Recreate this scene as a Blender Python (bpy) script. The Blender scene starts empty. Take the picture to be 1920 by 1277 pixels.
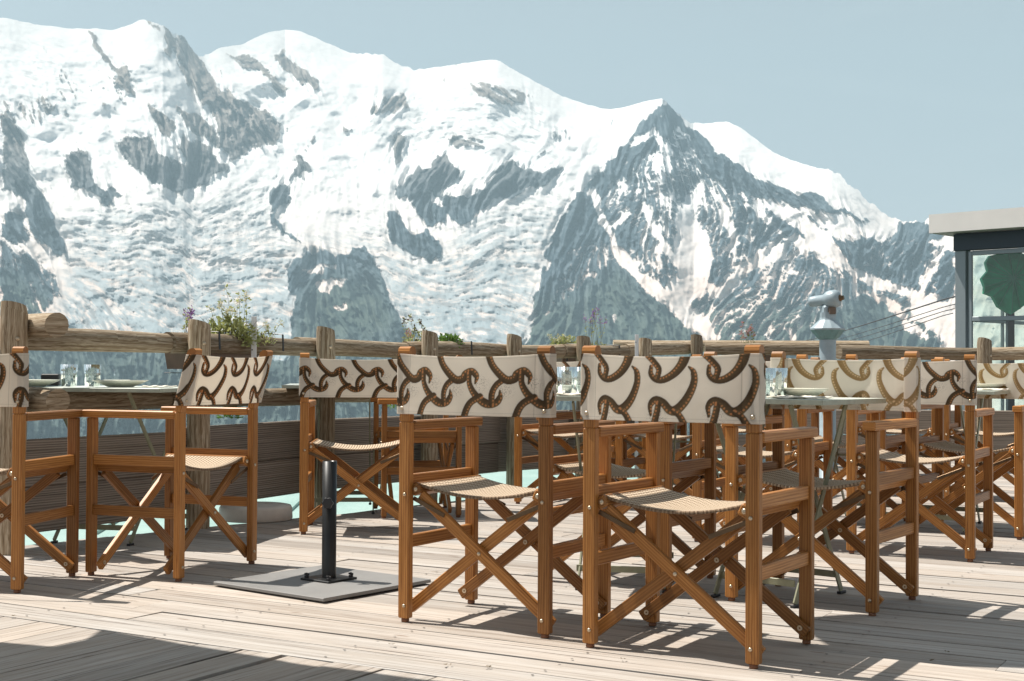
import bpy, math, random
import numpy as np
from mathutils import Matrix, Vector
R = math.radians
rng = random.Random(7)
C = bpy.context.scene.collection

# ------------------------------------------------------------------ camera
F, H0, HS, CH = 2591.0, 688.4, 0.00525, 0.819        # lens, horizon and eye height measured from the chairs
cam_d = bpy.data.cameras.new('camera'); cam = bpy.data.objects.new('camera', cam_d); C.objects.link(cam)
cam_d.sensor_width = 36; cam_d.lens = F / 1920 * 36
cam_d.clip_start = 0.05; cam_d.clip_end = 60000
cam.matrix_world = Matrix.Translation((0, 0, CH)) @ Matrix.Rotation(R(90) + math.atan((H0 - 638.5) / F), 4, 'X') @ Matrix.Rotation(HS, 4, 'Z')
bpy.context.scene.camera = cam

# ------------------------------------------------------------------ world, sun, exposure
SUN_AZ, SUN_EL = 157.0, 62.0
w = bpy.data.worlds.new("World"); bpy.context.scene.world = w; w.use_nodes = True
nt = w.node_tree; nt.nodes.clear()
out = nt.nodes.new('ShaderNodeOutputWorld'); bg = nt.nodes.new('ShaderNodeBackground')
sky = nt.nodes.new('ShaderNodeTexSky'); sky.sky_type = 'NISHITA'; sky.sun_disc = False
sdx, sdy = math.cos(R(SUN_AZ)), math.sin(R(SUN_AZ))
sky.sun_elevation = R(SUN_EL); sky.sun_rotation = math.atan2(sdx, sdy)
sky.altitude = 2000; sky.air_density = 1.0; sky.dust_density = 4.0; sky.ozone_density = 1.0
hsv = nt.nodes.new('ShaderNodeHueSaturation'); hsv.inputs['Hue'].default_value = 0.465; hsv.inputs['Saturation'].default_value = 0.33; hsv.inputs['Value'].default_value = 1.3
# thin cirrus, part of the sky itself
tc = nt.nodes.new('ShaderNodeTexCoord'); mp = nt.nodes.new('ShaderNodeMapping'); mp.inputs['Scale'].default_value = (3, 1.5, 11)
mp.inputs['Rotation'].default_value = (0, R(-14), 0)
nz = nt.nodes.new('ShaderNodeTexNoise'); nz.inputs['Scale'].default_value = 1.3; nz.inputs['Detail'].default_value = 7; nz.inputs['Distortion'].default_value = .6
rm = nt.nodes.new('ShaderNodeMapRange'); rm.inputs[1].default_value = .52; rm.inputs[2].default_value = .85; rm.inputs[3].default_value = 0; rm.inputs[4].default_value = .34
mix = nt.nodes.new('ShaderNodeMix'); mix.data_type = 'RGBA'
nt.links.new(tc.outputs['Generated'], mp.inputs['Vector']); nt.links.new(mp.outputs[0], nz.inputs['Vector']); nt.links.new(nz.outputs['Fac'], rm.inputs[0])
nt.links.new(sky.outputs[0], hsv.inputs['Color']); nt.links.new(hsv.outputs[0], mix.inputs['A']); mix.inputs['B'].default_value = (7.5, 8.2, 8.4, 1)
nt.links.new(rm.outputs[0], mix.inputs[0]); nt.links.new(mix.outputs['Result'], bg.inputs[0]); bg.inputs[1].default_value = 0.060
nt.links.new(bg.outputs[0], out.inputs[0])

sl = bpy.data.lights.new('sun', 'SUN'); sl.energy = 5.0; sl.angle = R(.5); sl.color = (1, .94, .85)
so = bpy.data.objects.new('sun', sl); C.objects.link(so)
sv = Vector((sdx * math.cos(R(SUN_EL)), sdy * math.cos(R(SUN_EL)), math.sin(R(SUN_EL))))
so.rotation_euler = sv.to_track_quat('Z', 'Y').to_euler(); so.location = (0, 0, 50)
sc = bpy.context.scene
sc.view_settings.view_transform = 'Standard'; sc.view_settings.look = 'None'; sc.view_settings.exposure = 0.85; sc.view_settings.gamma = 1
sc.render.engine = 'CYCLES'
sc.cycles.max_bounces = 8; sc.cycles.transparent_max_bounces = 12; sc.cycles.volume_bounces = 0
sc.cycles.caustics_reflective = False; sc.cycles.caustics_refractive = False; sc.cycles.sample_clamp_indirect = 6

# ------------------------------------------------------------------ helpers
def hz(px): return H0 + HS * (px - 960)
def gp(px, py, z=0.0):
    """point of the horizontal plane at height z seen at a photo position"""
    d = (CH - z) * F / (py - hz(px)); return ((px - 960) / F * d, d)
def at(px, d, py=None, z=None):
    if z is None: z = CH + (hz(px) - py) * d / F
    return Vector(((px - 960) / F * d, d, z))

def tag(o, label=None, cat=None, group=None, kind=None):
    if label: o['label'] = label
    if cat: o['category'] = cat
    if group: o['group'] = group
    if kind: o['kind'] = kind
    return o
def empty(name, loc, rz=0.0, label=None, cat=None, group=None):
    o = bpy.data.objects.new(name, None); C.objects.link(o); o.location = loc; o.rotation_euler = (0, 0, rz)
    o.empty_display_size = .1
    return tag(o, label, cat, group)

class MB:
    def __init__(s): s.v = []; s.f = []; s.uv = []; s.sm = []
    def add(s, vs, fs, uvs=None, smooth=False):
        b = len(s.v); s.v += [tuple(v) for v in vs]
        for i, f in enumerate(fs):
            s.f.append(tuple(b + k for k in f)); s.sm.append(smooth)
            s.uv.append(uvs[i] if uvs else [(0, 0)] * len(f))
        return s
    def bar(s, p0, p1, w, t, up=(0, 0, 1), ch=.0025, r=None):
        """chamfered bar from p0 to p1; w across (perpendicular to up), t along up"""
        p0, p1 = Vector(p0), Vector(p1); d = (p1 - p0); L = d.length; d.normalize()
        up = Vector(up); x = d.cross(up)
        if x.length < 1e-4: x = d.cross(Vector((1, 0, 0)))
        x.normalize(); y = x.cross(d).normalized()
        a, b, c = w / 2, t / 2, min(ch, w * .3, t * .3)
        prof = [(a - c, -b), (a, -b + c), (a, b - c), (a - c, b), (-a + c, b), (-a, b - c), (-a, -b + c), (-a + c, -b)]
        ru, rv = (rng.random() * 10, rng.random() * 10)
        vs = []; per = [0]
        for i in range(8):
            q, q2 = prof[i], prof[(i + 1) % 8]; per.append(per[-1] + math.hypot(q[0] - q2[0], q[1] - q2[1]))
        for e, k in ((0, 1 - c / max(a, b)), (c, 1), (L - c, 1), (L, 1 - c / max(a, b))):
            for q in prof: vs.append(p0 + d * e + x * (q[0] * k) + y * (q[1] * k))
        fs, uv = [], []
        for k, (e0, e1) in enumerate(((0, c), (c, L - c), (L - c, L))):
            for i in range(8):
                j = (i + 1) % 8; fs.append((k * 8 + i, k * 8 + j, k * 8 + 8 + j, k * 8 + 8 + i))
                uv.append([(ru + e0, rv + per[i]), (ru + e0, rv + per[i + 1]), (ru + e1, rv + per[i + 1]), (ru + e1, rv + per[i])])
        fs.append(tuple(range(7, -1, -1))); uv.append([(ru + prof[i][0] * .1, rv + prof[i][1]) for i in range(7, -1, -1)])
        fs.append(tuple(24 + i for i in range(8))); uv.append([(ru + prof[i][0] * .1, rv + prof[i][1]) for i in range(8)])
        return s.add(vs, fs, uv)
    def box(s, c, size, rz=0, ch=.002):
        cx, cy, cz = c; sx, sy, sz = size
        dx = Vector((math.cos(rz), math.sin(rz), 0)) * sx / 2
        return s.bar(Vector(c) - dx, Vector(c) + dx, sy, sz, ch=ch)
    def tube(s, pts, r, n=8, cap=True, smooth=True, wob=0):
        pts = [Vector(p) for p in pts]; m = len(pts); rs = r if isinstance(r, (list, tuple)) else [r] * m
        vs = []; ru, rv = rng.random() * 10, rng.random() * 10; L = [0]
        for i in range(1, m): L.append(L[-1] + (pts[i] - pts[i - 1]).length)
        ref = None
        for i, p in enumerate(pts):
            d = (pts[min(i + 1, m - 1)] - pts[max(i - 1, 0)]).normalized()
            if ref is None:
                ref = d.cross(Vector((0, 0, 1)));
                if ref.length < .1: ref = d.cross(Vector((1, 0, 0)))
            x = (ref - d * ref.dot(d)).normalized(); ref = x; y = d.cross(x)
            for k in range(n):
                a = 2 * math.pi * k / n; q = rs[i] * (1 + wob * math.sin(a * 2 + i * .7) + wob * rng.uniform(-.6, .6))
                vs.append(p + x * math.cos(a) * q + y * math.sin(a) * q)
        fs, uv = [], []
        for i in range(m - 1):
            for k in range(n):
                j = (k + 1) % n; fs.append((i * n + k, i * n + j, i * n + n + j, i * n + n + k))
                c0, c1 = 2 * math.pi * rs[i] * k / n, 2 * math.pi * rs[i] * (k + 1) / n
                uv.append([(ru + L[i], rv + c0), (ru + L[i], rv + c1), (ru + L[i + 1], rv + c1), (ru + L[i + 1], rv + c0)])
        s.add(vs, fs, uv, smooth)
        if cap:
            for e in (0, m - 1):
                idx = list(range(n)) if e else list(range(n - 1, -1, -1))
                vv = [vs[e * n + k] for k in idx]
                s.add(vv, [tuple(range(n))], [[(ru + 3 + rs[e] * math.cos(6.283 * k / n), rv + 3 + rs[e] * math.sin(6.283 * k / n)) for k in idx]])
        return s
    def lathe(s, prof, c=(0, 0, 0), n=32, smooth=True, axis=None, rib=0, ribn=0):
        """prof: list of (r, z)"""
        c = Vector(c); ax = Vector(axis).normalized() if axis else Vector((0, 0, 1))
        q = ax.to_track_quat('Z', 'Y'); vs = []
        for (r, z) in prof:
            for k in range(n):
                a = 2 * math.pi * k / n; rr = r * (1 + (rib * math.cos(a * ribn) if rib else 0))
                vs.append(c + q @ Vector((rr * math.cos(a), rr * math.sin(a), z)))
        fs = []; uv = []
        for i in range(len(prof) - 1):
            for k in range(n):
                j = (k + 1) % n; fs.append((i * n + k, i * n + j, i * n + n + j, i * n + n + k))
                uv.append([(k / n, prof[i][1]), ((k + 1) / n, prof[i][1]), ((k + 1) / n, prof[i + 1][1]), (k / n, prof[i + 1][1])])
        return s.add(vs, fs, uv, smooth)
    def build(s, name, mat, parent=None, loc=None):
        me = bpy.data.meshes.new(name); me.from_pydata(s.v, [], s.f); me.update()
        uvl = me.uv_layers.new(name='UVMap'); flat = [c for f in s.uv for p in f for c in p]
        uvl.data.foreach_set('uv', flat)
        me.polygons.foreach_set('use_smooth', s.sm)
        me.materials.append(mat); o = bpy.data.objects.new(name, me); C.objects.link(o)
        if parent: o.parent = parent
        if loc: o.location = loc
        return o

def copy_tree(o, parent=None):
    c = o.copy(); C.objects.link(c); c.parent = parent
    for ch in list(o.children): copy_tree(ch, c)
    return c

# ------------------------------------------------------------------ materials
class NT:
    def __init__(s, name):
        s.m = bpy.data.materials.new(name); s.m.use_nodes = True; s.t = s.m.node_tree; s.b = s.t.nodes['Principled BSDF']; s.o = s.t.nodes['Material Output']
    def n(s, typ, **kw):
        nd = s.t.nodes.new('ShaderNode' + typ)
        for k, v in kw.items():
            if k in nd.inputs.keys(): nd.inputs[k].default_value = v
            else: setattr(nd, k, v)
        return nd
    def l(s, a, b): s.t.links.new(a, b)
    def coord(s, which='UV', scale=(1, 1, 1), rot=(0, 0, 0), rand=False):
        tc = s.n('TexCoord'); mp = s.n('Mapping'); mp.inputs['Scale'].default_value = scale; mp.inputs['Rotation'].default_value = rot
        s.l(tc.outputs[which], mp.inputs['Vector'])
        if rand:
            oi = s.n('ObjectInfo'); mu = s.n('Math', operation='MULTIPLY'); mu.inputs[1].default_value = 37.0
            s.l(oi.outputs['Random'], mu.inputs[0]); cx = s.n('CombineXYZ')
            for i in range(3): s.l(mu.outputs[0], cx.inputs[i])
            s.l(cx.outputs[0], mp.inputs['Location'])
        return mp.outputs[0]
    def noise(s, vec, scale, detail=4, rough=.55, dist=0):
        nd = s.n('TexNoise'); nd.inputs['Scale'].default_value = scale; nd.inputs['Detail'].default_value = detail
        nd.inputs['Roughness'].default_value = rough; nd.inputs['Distortion'].default_value = dist; s.l(vec, nd.inputs['Vector']); return nd.outputs['Fac']
    def ramp(s, fac, stops):
        r = s.n('ValToRGB'); e = r.color_ramp.elements
        while len(e) > 1: e.remove(e[-1])
        e[0].position = stops[0][0]; e[0].color = (*stops[0][1], 1)
        for p, c in stops[1:]:
            k = e.new(p); k.color = (*c, 1)
        s.l(fac, r.inputs[0]); return r.outputs[0]
    def mixc(s, fac, a, b, blend='MIX'):
        m = s.n('Mix', data_type='RGBA', blend_type=blend)
        for v, k in ((fac, 0), (a, 'A'), (b, 'B')):
            if isinstance(v, (int, float)): m.inputs[k].default_value = v
            elif isinstance(v, tuple): m.inputs[k].default_value = (*v, 1)
            else: s.l(v, m.inputs[k])
        return m.outputs['Result']
    def rng(s, fac, a, b, c=0, d=1):
        r = s.n('MapRange'); r.inputs[1].default_value = a; r.inputs[2].default_value = b; r.inputs[3].default_value = c; r.inputs[4].default_value = d
        s.l(fac, r.inputs[0]); return r.outputs[0]
    def bump(s, h, strength=.3, dist=.01):
        b = s.n('Bump'); b.inputs['Strength'].default_value = strength; b.inputs['Distance'].default_value = dist; s.l(h, b.inputs['Height']); s.l(b.outputs[0], s.b.inputs['Normal'])
    def base(s, v):
        if isinstance(v, tuple): s.b.inputs['Base Color'].default_value = (*v, 1)
        else: s.l(v, s.b.inputs['Base Color'])
    def rough(s, v):
        if isinstance(v, (int, float)): s.b.inputs['Roughness'].default_value = v
        else: s.l(v, s.b.inputs['Roughness'])

def simple(name, col, rough=.6, metal=0, var=.15, scale=30):
    t = NT(name); v = t.coord('Object'); n = t.noise(v, scale, 5)
    dark = tuple(c * (1 - var) for c in col); lite = tuple(min(1, c * (1 + var)) for c in col)
    t.base(t.ramp(n, [(.3, dark), (.7, lite)])); t.rough(t.rng(n, .2, .8, rough * .8, min(1, rough * 1.2))); t.b.inputs['Metallic'].default_value = metal
    t.bump(n, .08, .002)
    return t.m

def wood(name, cols, scale_l=3.0, scale_c=60.0, rough=(.35, .55), bump=.25, dist=1.2, wv_amt=.35):
    t = NT(name); v = t.coord('UV', (scale_l, scale_c, 1), rand=True)
    g = t.noise(v, 1.0, 6, .6, dist)
    v2 = t.coord('UV', (scale_l * .6, scale_c * .28, 1), rand=True)
    wv = t.n('TexWave', wave_type='BANDS', bands_direction='Y'); wv.inputs['Scale'].default_value = .9; wv.inputs['Distortion'].default_value = 7; wv.inputs['Detail'].default_value = 3; wv.inputs['Detail Scale'].default_value = .6
    t.l(v2, wv.inputs['Vector'])
    v3 = t.coord('UV', (scale_l * 6, scale_c * 6, 1), rand=True); f = t.noise(v3, 1.0, 3)
    a = t.n('Math', operation='MULTIPLY_ADD'); t.l(wv.outputs['Fac'], a.inputs[0]); a.inputs[1].default_value = wv_amt; t.l(g, a.inputs[2])
    b = t.n('Math', operation='MULTIPLY_ADD'); t.l(f, b.inputs[0]); b.inputs[1].default_value = .25; t.l(a.outputs[0], b.inputs[2])
    col = t.ramp(b.outputs[0], [(.27 + wv_amt * .5, cols[0]), (.54 + wv_amt * .5, cols[1]), (.82 + wv_amt * .5, cols[2])])
    oi = t.n('ObjectInfo'); hs = t.n('HueSaturation'); t.l(t.rng(oi.outputs['Random'], 0, 1, .62, 1.22), hs.inputs['Value']); t.l(col, hs.inputs['Color'])
    t.b.inputs['Specular IOR Level'].default_value = .3; t.base(hs.outputs[0]); t.rough(t.rng(b.outputs[0], .4, 1.1, rough[1], rough[0])); t.bump(b.outputs[0], bump, .002)
    return t.m

M = {}
M['teak'] = wood('oiled_hardwood', [(.15, .052, .013), (.30, .118, .027), (.45, .205, .06)], 4, 150, (.3, .5), .15, 1.4, .22)
M['log'] = wood('weathered_log', [(.055, .036, .022), (.22, .16, .10), (.46, .385, .29)], 3.4, 46, (.85, .97), 1.0, 3.4, .13)
M['plank'] = wood('dark_weathered_plank', [(.09, .075, .062), (.22, .18, .15), (.34, .29, .245)], 1.2, 110, (.8, .95), .8, 1.5)
M['bronze'] = simple('bronze_strap', (.13, .085, .05), .35, .8)
M['brass'] = simple('brass_rivet', (.55, .45, .33), .3, .9)
M['foot'] = simple('brown_glide', (.18, .07, .03), .6)
M['olive'] = simple('olive_painted_steel', (.25, .25, .165), .45, .1)
M['tabletop'] = simple('pale_sage_tabletop', (.62, .66, .60), .35, 0, .04)
M['rim'] = simple('sage_table_rim', (.38, .41, .34), .4)
M['ceramic'] = simple('sage_ceramic', (.62, .62, .52), .25, 0, .05)
M['linen'] = simple('cream_napkin', (.8, .74, .64), .9, 0, .06)
M['black'] = simple('black_plastic', (.015, .015, .018), .45)
M['iron'] = simple('black_painted_steel', (.022, .023, .024), .35, .4, .3, 8)
M['plate_steel'] = simple('grey_steel_plate', (.21, .205, .20), .6, .1, .08, 5)
M['concrete'] = simple('white_concrete', (.66, .63, .58), .85, 0, .1, 12)
M['white_metal'] = simple('white_painted_metal', (.75, .76, .77), .5, 0, .05)
M['planter'] = simple('brown_planter_plastic', (.14, .10, .075), .7)
M['mint'] = None
t = NT('pale_mint_roofing'); v = t.coord('Object', (1, 1, 1)); n_ = t.noise(v, 1.2, 5, .5, 1.0)
t.base(t.ramp(n_, [(.3, (.22, .35, .32)), (.7, (.31, .44, .405))])); t.rough(.5); t.bump(t.noise(v, 5, 3), .4, .03); M['mint'] = t.m
M['scope'] = simple('pale_blue_grey_enamel', (.30, .37, .41), .4, .1, .08)
M['scope_dark'] = simple('blue_green_enamel', (.12, .24, .26), .35, .2)
M['fascia'] = simple('light_grey_cladding', (.82, .77, .73), .5, 0, .03, 2)
M['frame'] = simple('blue_grey_window_frame', (.27, .31, .33), .5, .2, .05)
M['dark_frame'] = simple('dark_steel_beam', (.035, .05, .065), .5, .2, .1)
M['green'] = simple('dark_green_cladding', (.04, .50, .27), .5, 0, .3, 3)
M['cable'] = simple('dark_steel_cable', (.06, .065, .07), .5, .4)
M['canvas'] = simple('cream_canopy_cloth', (.7, .66, .58), .9)
M['leafbit'] = simple('dry_leaf', (.10, .07, .03), .9)

def leafmat(name, c, tr=.35):
    t = NT(name); oi = t.n('TexCoord'); n = t.noise(oi.outputs['Object'], 25, 3)
    t.base(t.ramp(n, [(.3, tuple(x * .6 for x in c)), (.7, tuple(min(1, x * 1.35) for x in c))])); t.rough(.6)
    td = t.n('BsdfTranslucent'); td.inputs[0].default_value = (*[min(1, x * 1.4) for x in c], 1); mx = t.n('MixShader'); mx.inputs[0].default_value = tr
    t.l(t.b.outputs[0], mx.inputs[1]); t.l(td.outputs[0], mx.inputs[2]); t.l(mx.outputs[0], t.o.inputs[0]); return t.m
M['leaf'] = leafmat('fresh_green_leaf', (.16, .21, .045)); M['leaf_y'] = leafmat('yellow_green_leaf', (.33, .35, .14))
M['stem'] = leafmat('brown_stem', (.13, .09, .05), .1); M['flower_p'] = leafmat('purple_flower', (.25, .13, .33)); M['flower_w'] = leafmat('cream_flower', (.6, .55, .42))
M['flower_r'] = leafmat('rosy_grass', (.42, .2, .2)); M['leaf_g'] = leafmat('bright_green_leaf', (.11, .20, .045))

# glass for tumblers and windows: thin sheets, tinted reflection over what lies behind
def glassmat(name, tint, refl=.18, rough=.0, ior=1.45):
    t = NT(name); tr = t.n('BsdfTransparent'); tr.inputs[0].default_value = (*tint, 1); gl = t.n('BsdfGlossy'); gl.inputs['Roughness'].default_value = rough
    gl.inputs[0].default_value = (.9, .95, .95, 1)
    fr = t.n('Fresnel'); fr.inputs[0].default_value = ior; ad = t.n('Math', operation='ADD'); ad.inputs[1].default_value = refl; t.l(fr.outputs[0], ad.inputs[0])
    mx = t.n('MixShader'); t.l(ad.outputs[0], mx.inputs[0]); t.l(tr.outputs[0], mx.inputs[1]); t.l(gl.outputs[0], mx.inputs[2]); t.l(mx.outputs[0], t.o.inputs[0]); return t.m
M['tumbler'] = glassmat('ribbed_clear_glass', (.9, .93, .92), .10, .05)
M['pane'] = glassmat('window_glass', (.80, .90, .87), .03)

# chair cloth: the print is baked in the sheet as colour per point
t = NT('printed_canvas'); ca = t.n('VertexColor', layer_name='print'); v = t.coord('UV', (1, 1, 1)); wv = t.noise(v, 900, 2)
t.base(t.mixc(t.rng(wv, .3, .7, .0, .12), ca.outputs['Color'], (.25, .2, .16))); t.rough(.85); big = t.noise(t.coord('Object', (1, 1, 1), rand=True), 9, 3)
hgt = t.n('Math', operation='MULTIPLY_ADD'); t.l(big, hgt.inputs[0]); hgt.inputs[1].default_value = 6; t.l(wv, hgt.inputs[2]); t.bump(hgt.outputs[0], .35, .003)
td = t.n('BsdfTranslucent'); t.l(ca.outputs['Color'], td.inputs[0]); mx = t.n('MixShader'); mx.inputs[0].default_value = .48
t.l(t.b.outputs[0], mx.inputs[1]); t.l(td.outputs[0], mx.inputs[2]); t.l(mx.outputs[0], t.o.inputs[0]); M['print'] = t.m
# woven seat
t = NT('woven_jute'); v = t.coord('UV', (1, 1, 1)); 
w1 = t.n('TexWave', wave_type='BANDS', bands_direction='X'); w1.inputs['Scale'].default_value = 24; w1.inputs['Distortion'].default_value = 1.5; w1.inputs['Detail Scale'].default_value = 30; t.l(v, w1.inputs['Vector'])
w2 = t.n('TexWave', wave_type='BANDS', bands_direction='Y'); w2.inputs['Scale'].default_value = 19; w2.inputs['Distortion'].default_value = 1.5; w2.inputs['Detail Scale'].default_value = 30; t.l(v, w2.inputs['Vector'])
m_ = t.n('Math', operation='MULTIPLY'); t.l(w1.outputs['Fac'], m_.inputs[0]); t.l(w2.outputs['Fac'], m_.inputs[1])
f_ = t.noise(v, 260, 3)
s_ = t.n('Math', operation='MULTIPLY_ADD'); t.l(f_, s_.inputs[0]); s_.inputs[1].default_value = .5; t.l(m_.outputs[0], s_.inputs[2])
t.base(t.ramp(s_.outputs[0], [(.22, (.09, .05, .028)), (.42, (.40, .29, .19)), (.75, (.74, .62, .47))])); t.rough(.9); t.bump(s_.outputs[0], .5, .003); M['jute'] = t.m

# deck boards
t = NT('weathered_deck_boards'); v = t.coord('UV', (1.1, 42, 1)); g = t.noise(v, 1.0, 7, .62, .8)
v2 = t.coord('UV', (7, 260, 1)); f = t.noise(v2, 1.0, 4)
v3 = t.coord('UV', (1.2, 5, 1)); k = t.noise(v3, 1.6, 4, .6)
vo = t.n('TexVoronoi'); vo.inputs['Scale'].default_value = 1.0; t.l(t.coord('UV', (2.6, 13, 1)), vo.inputs['Vector'])
kn = t.rng(vo.outputs['Distance'], .05, .09, 1, 0)
vc = t.n('VertexColor', layer_name='tone')
s1 = t.n('Math', operation='MULTIPLY_ADD'); t.l(f, s1.inputs[0]); s1.inputs[1].default_value = .45; t.l(g, s1.inputs[2])
c1 = t.ramp(s1.outputs[0], [(.42, (.055, .04, .032)), (.55, (.20, .17, .145)), (.69, (.345, .31, .28)), (.95, (.47, .44, .41))])
c2 = t.mixc(t.rng(k, .35, .75, 0, .45), c1, (.34, .27, .21)); c3 = t.mixc(t.rng(kn, 0, 1, 0, .75), c2, (.13, .075, .045))
cr = t.noise(t.coord('UV', (1.3, 75, 1)), 1.0, 3, .5, .3); c3 = t.mixc(t.rng(cr, .37, .32, 0, .85), c3, (.07, .05, .04))
blo = t.noise(t.coord('Object', (1, 1, 1)), 1.4, 5, .6); c3 = t.mixc(t.rng(blo, .38, .66, 0, .35), c3, (.30, .27, .24))
c4 = t.mixc(1.0, c3, vc.outputs['Color'], 'MULTIPLY'); t.base(c4); t.rough(.85)
t.bump(s1.outputs[0], .6, .003); M['deck'] = t.m

# ------------------------------------------------------------------ numpy noise
def perlin(x, y, seed=0):
    r = np.random.RandomState(seed); p = r.permutation(512); p = np.concatenate([p, p, p])
    ang = r.rand(512) * 2 * np.pi; gx, gy = np.cos(ang), np.sin(ang)
    xi = np.floor(x).astype(np.int64); yi = np.floor(y).astype(np.int64); xf = x - xi; yf = y - yi
    u = xf ** 3 * (xf * (xf * 6 - 15) + 10); v_ = yf ** 3 * (yf * (yf * 6 - 15) + 10)
    def g(i, j, dx, dy):
        h = p[(p[(xi + i) % 512] + yi + j) % 512]; return gx[h] * dx + gy[h] * dy
    a = g(0, 0, xf, yf); b = g(1, 0, xf - 1, yf); c = g(0, 1, xf, yf - 1); d = g(1, 1, xf - 1, yf - 1)
    return (a + u * (b - a)) * (1 - v_) + (c + u * (d - c)) * v_
def fbm(x, y, o, seed, gain=.5, ridge=False):
    s = 0; a = 1; n = 0
    for i in range(o):
        q = perlin(x * 2 ** i + i * 17.3, y * 2 ** i + i * 9.1, seed + i)
        if ridge: q = .7 - 2 * np.abs(q)
        s = s + a * q; n += a; a *= gain
    return s / n
def sstep(a, b, x): t_ = np.clip((x - a) / (b - a), 0, 1); return t_ * t_ * (3 - 2 * t_)

# ------------------------------------------------------------------ the mountain range
SKY = [(-420, 60), (-200, 20), (0, 30), (60, 43), (120, 50), (155, 52), (170, 49), (200, 55), (232, 46), (262, 32), (290, 42), (305, 52), (322, 56), (340, 66), (352, 88), (375, 106), (400, 90), (420, 84), (445, 82), (470, 70), (500, 57), (530, 52), (560, 56),
       (600, 74), (640, 92), (662, 99), (700, 98), (722, 104), (745, 120), (775, 130), (790, 127), (850, 119), (925, 108), (950, 122), (975, 137), (1000, 150), (1050, 178), (1100, 195), (1140, 204), (1170, 200), (1200, 190), (1240, 182),
       (1262, 202), (1290, 228), (1320, 231), (1362, 225), (1385, 236), (1412, 256), (1450, 285), (1480, 298), (1530, 314), (1560, 318), (1580, 334), (1610, 358), (1640, 388), (1668, 405), (1688, 416), (1705, 411), (1722, 417), (1745, 411), (1770, 418), (1850, 440), (1920, 470), (2100, 520), (2400, 600)]
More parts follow.
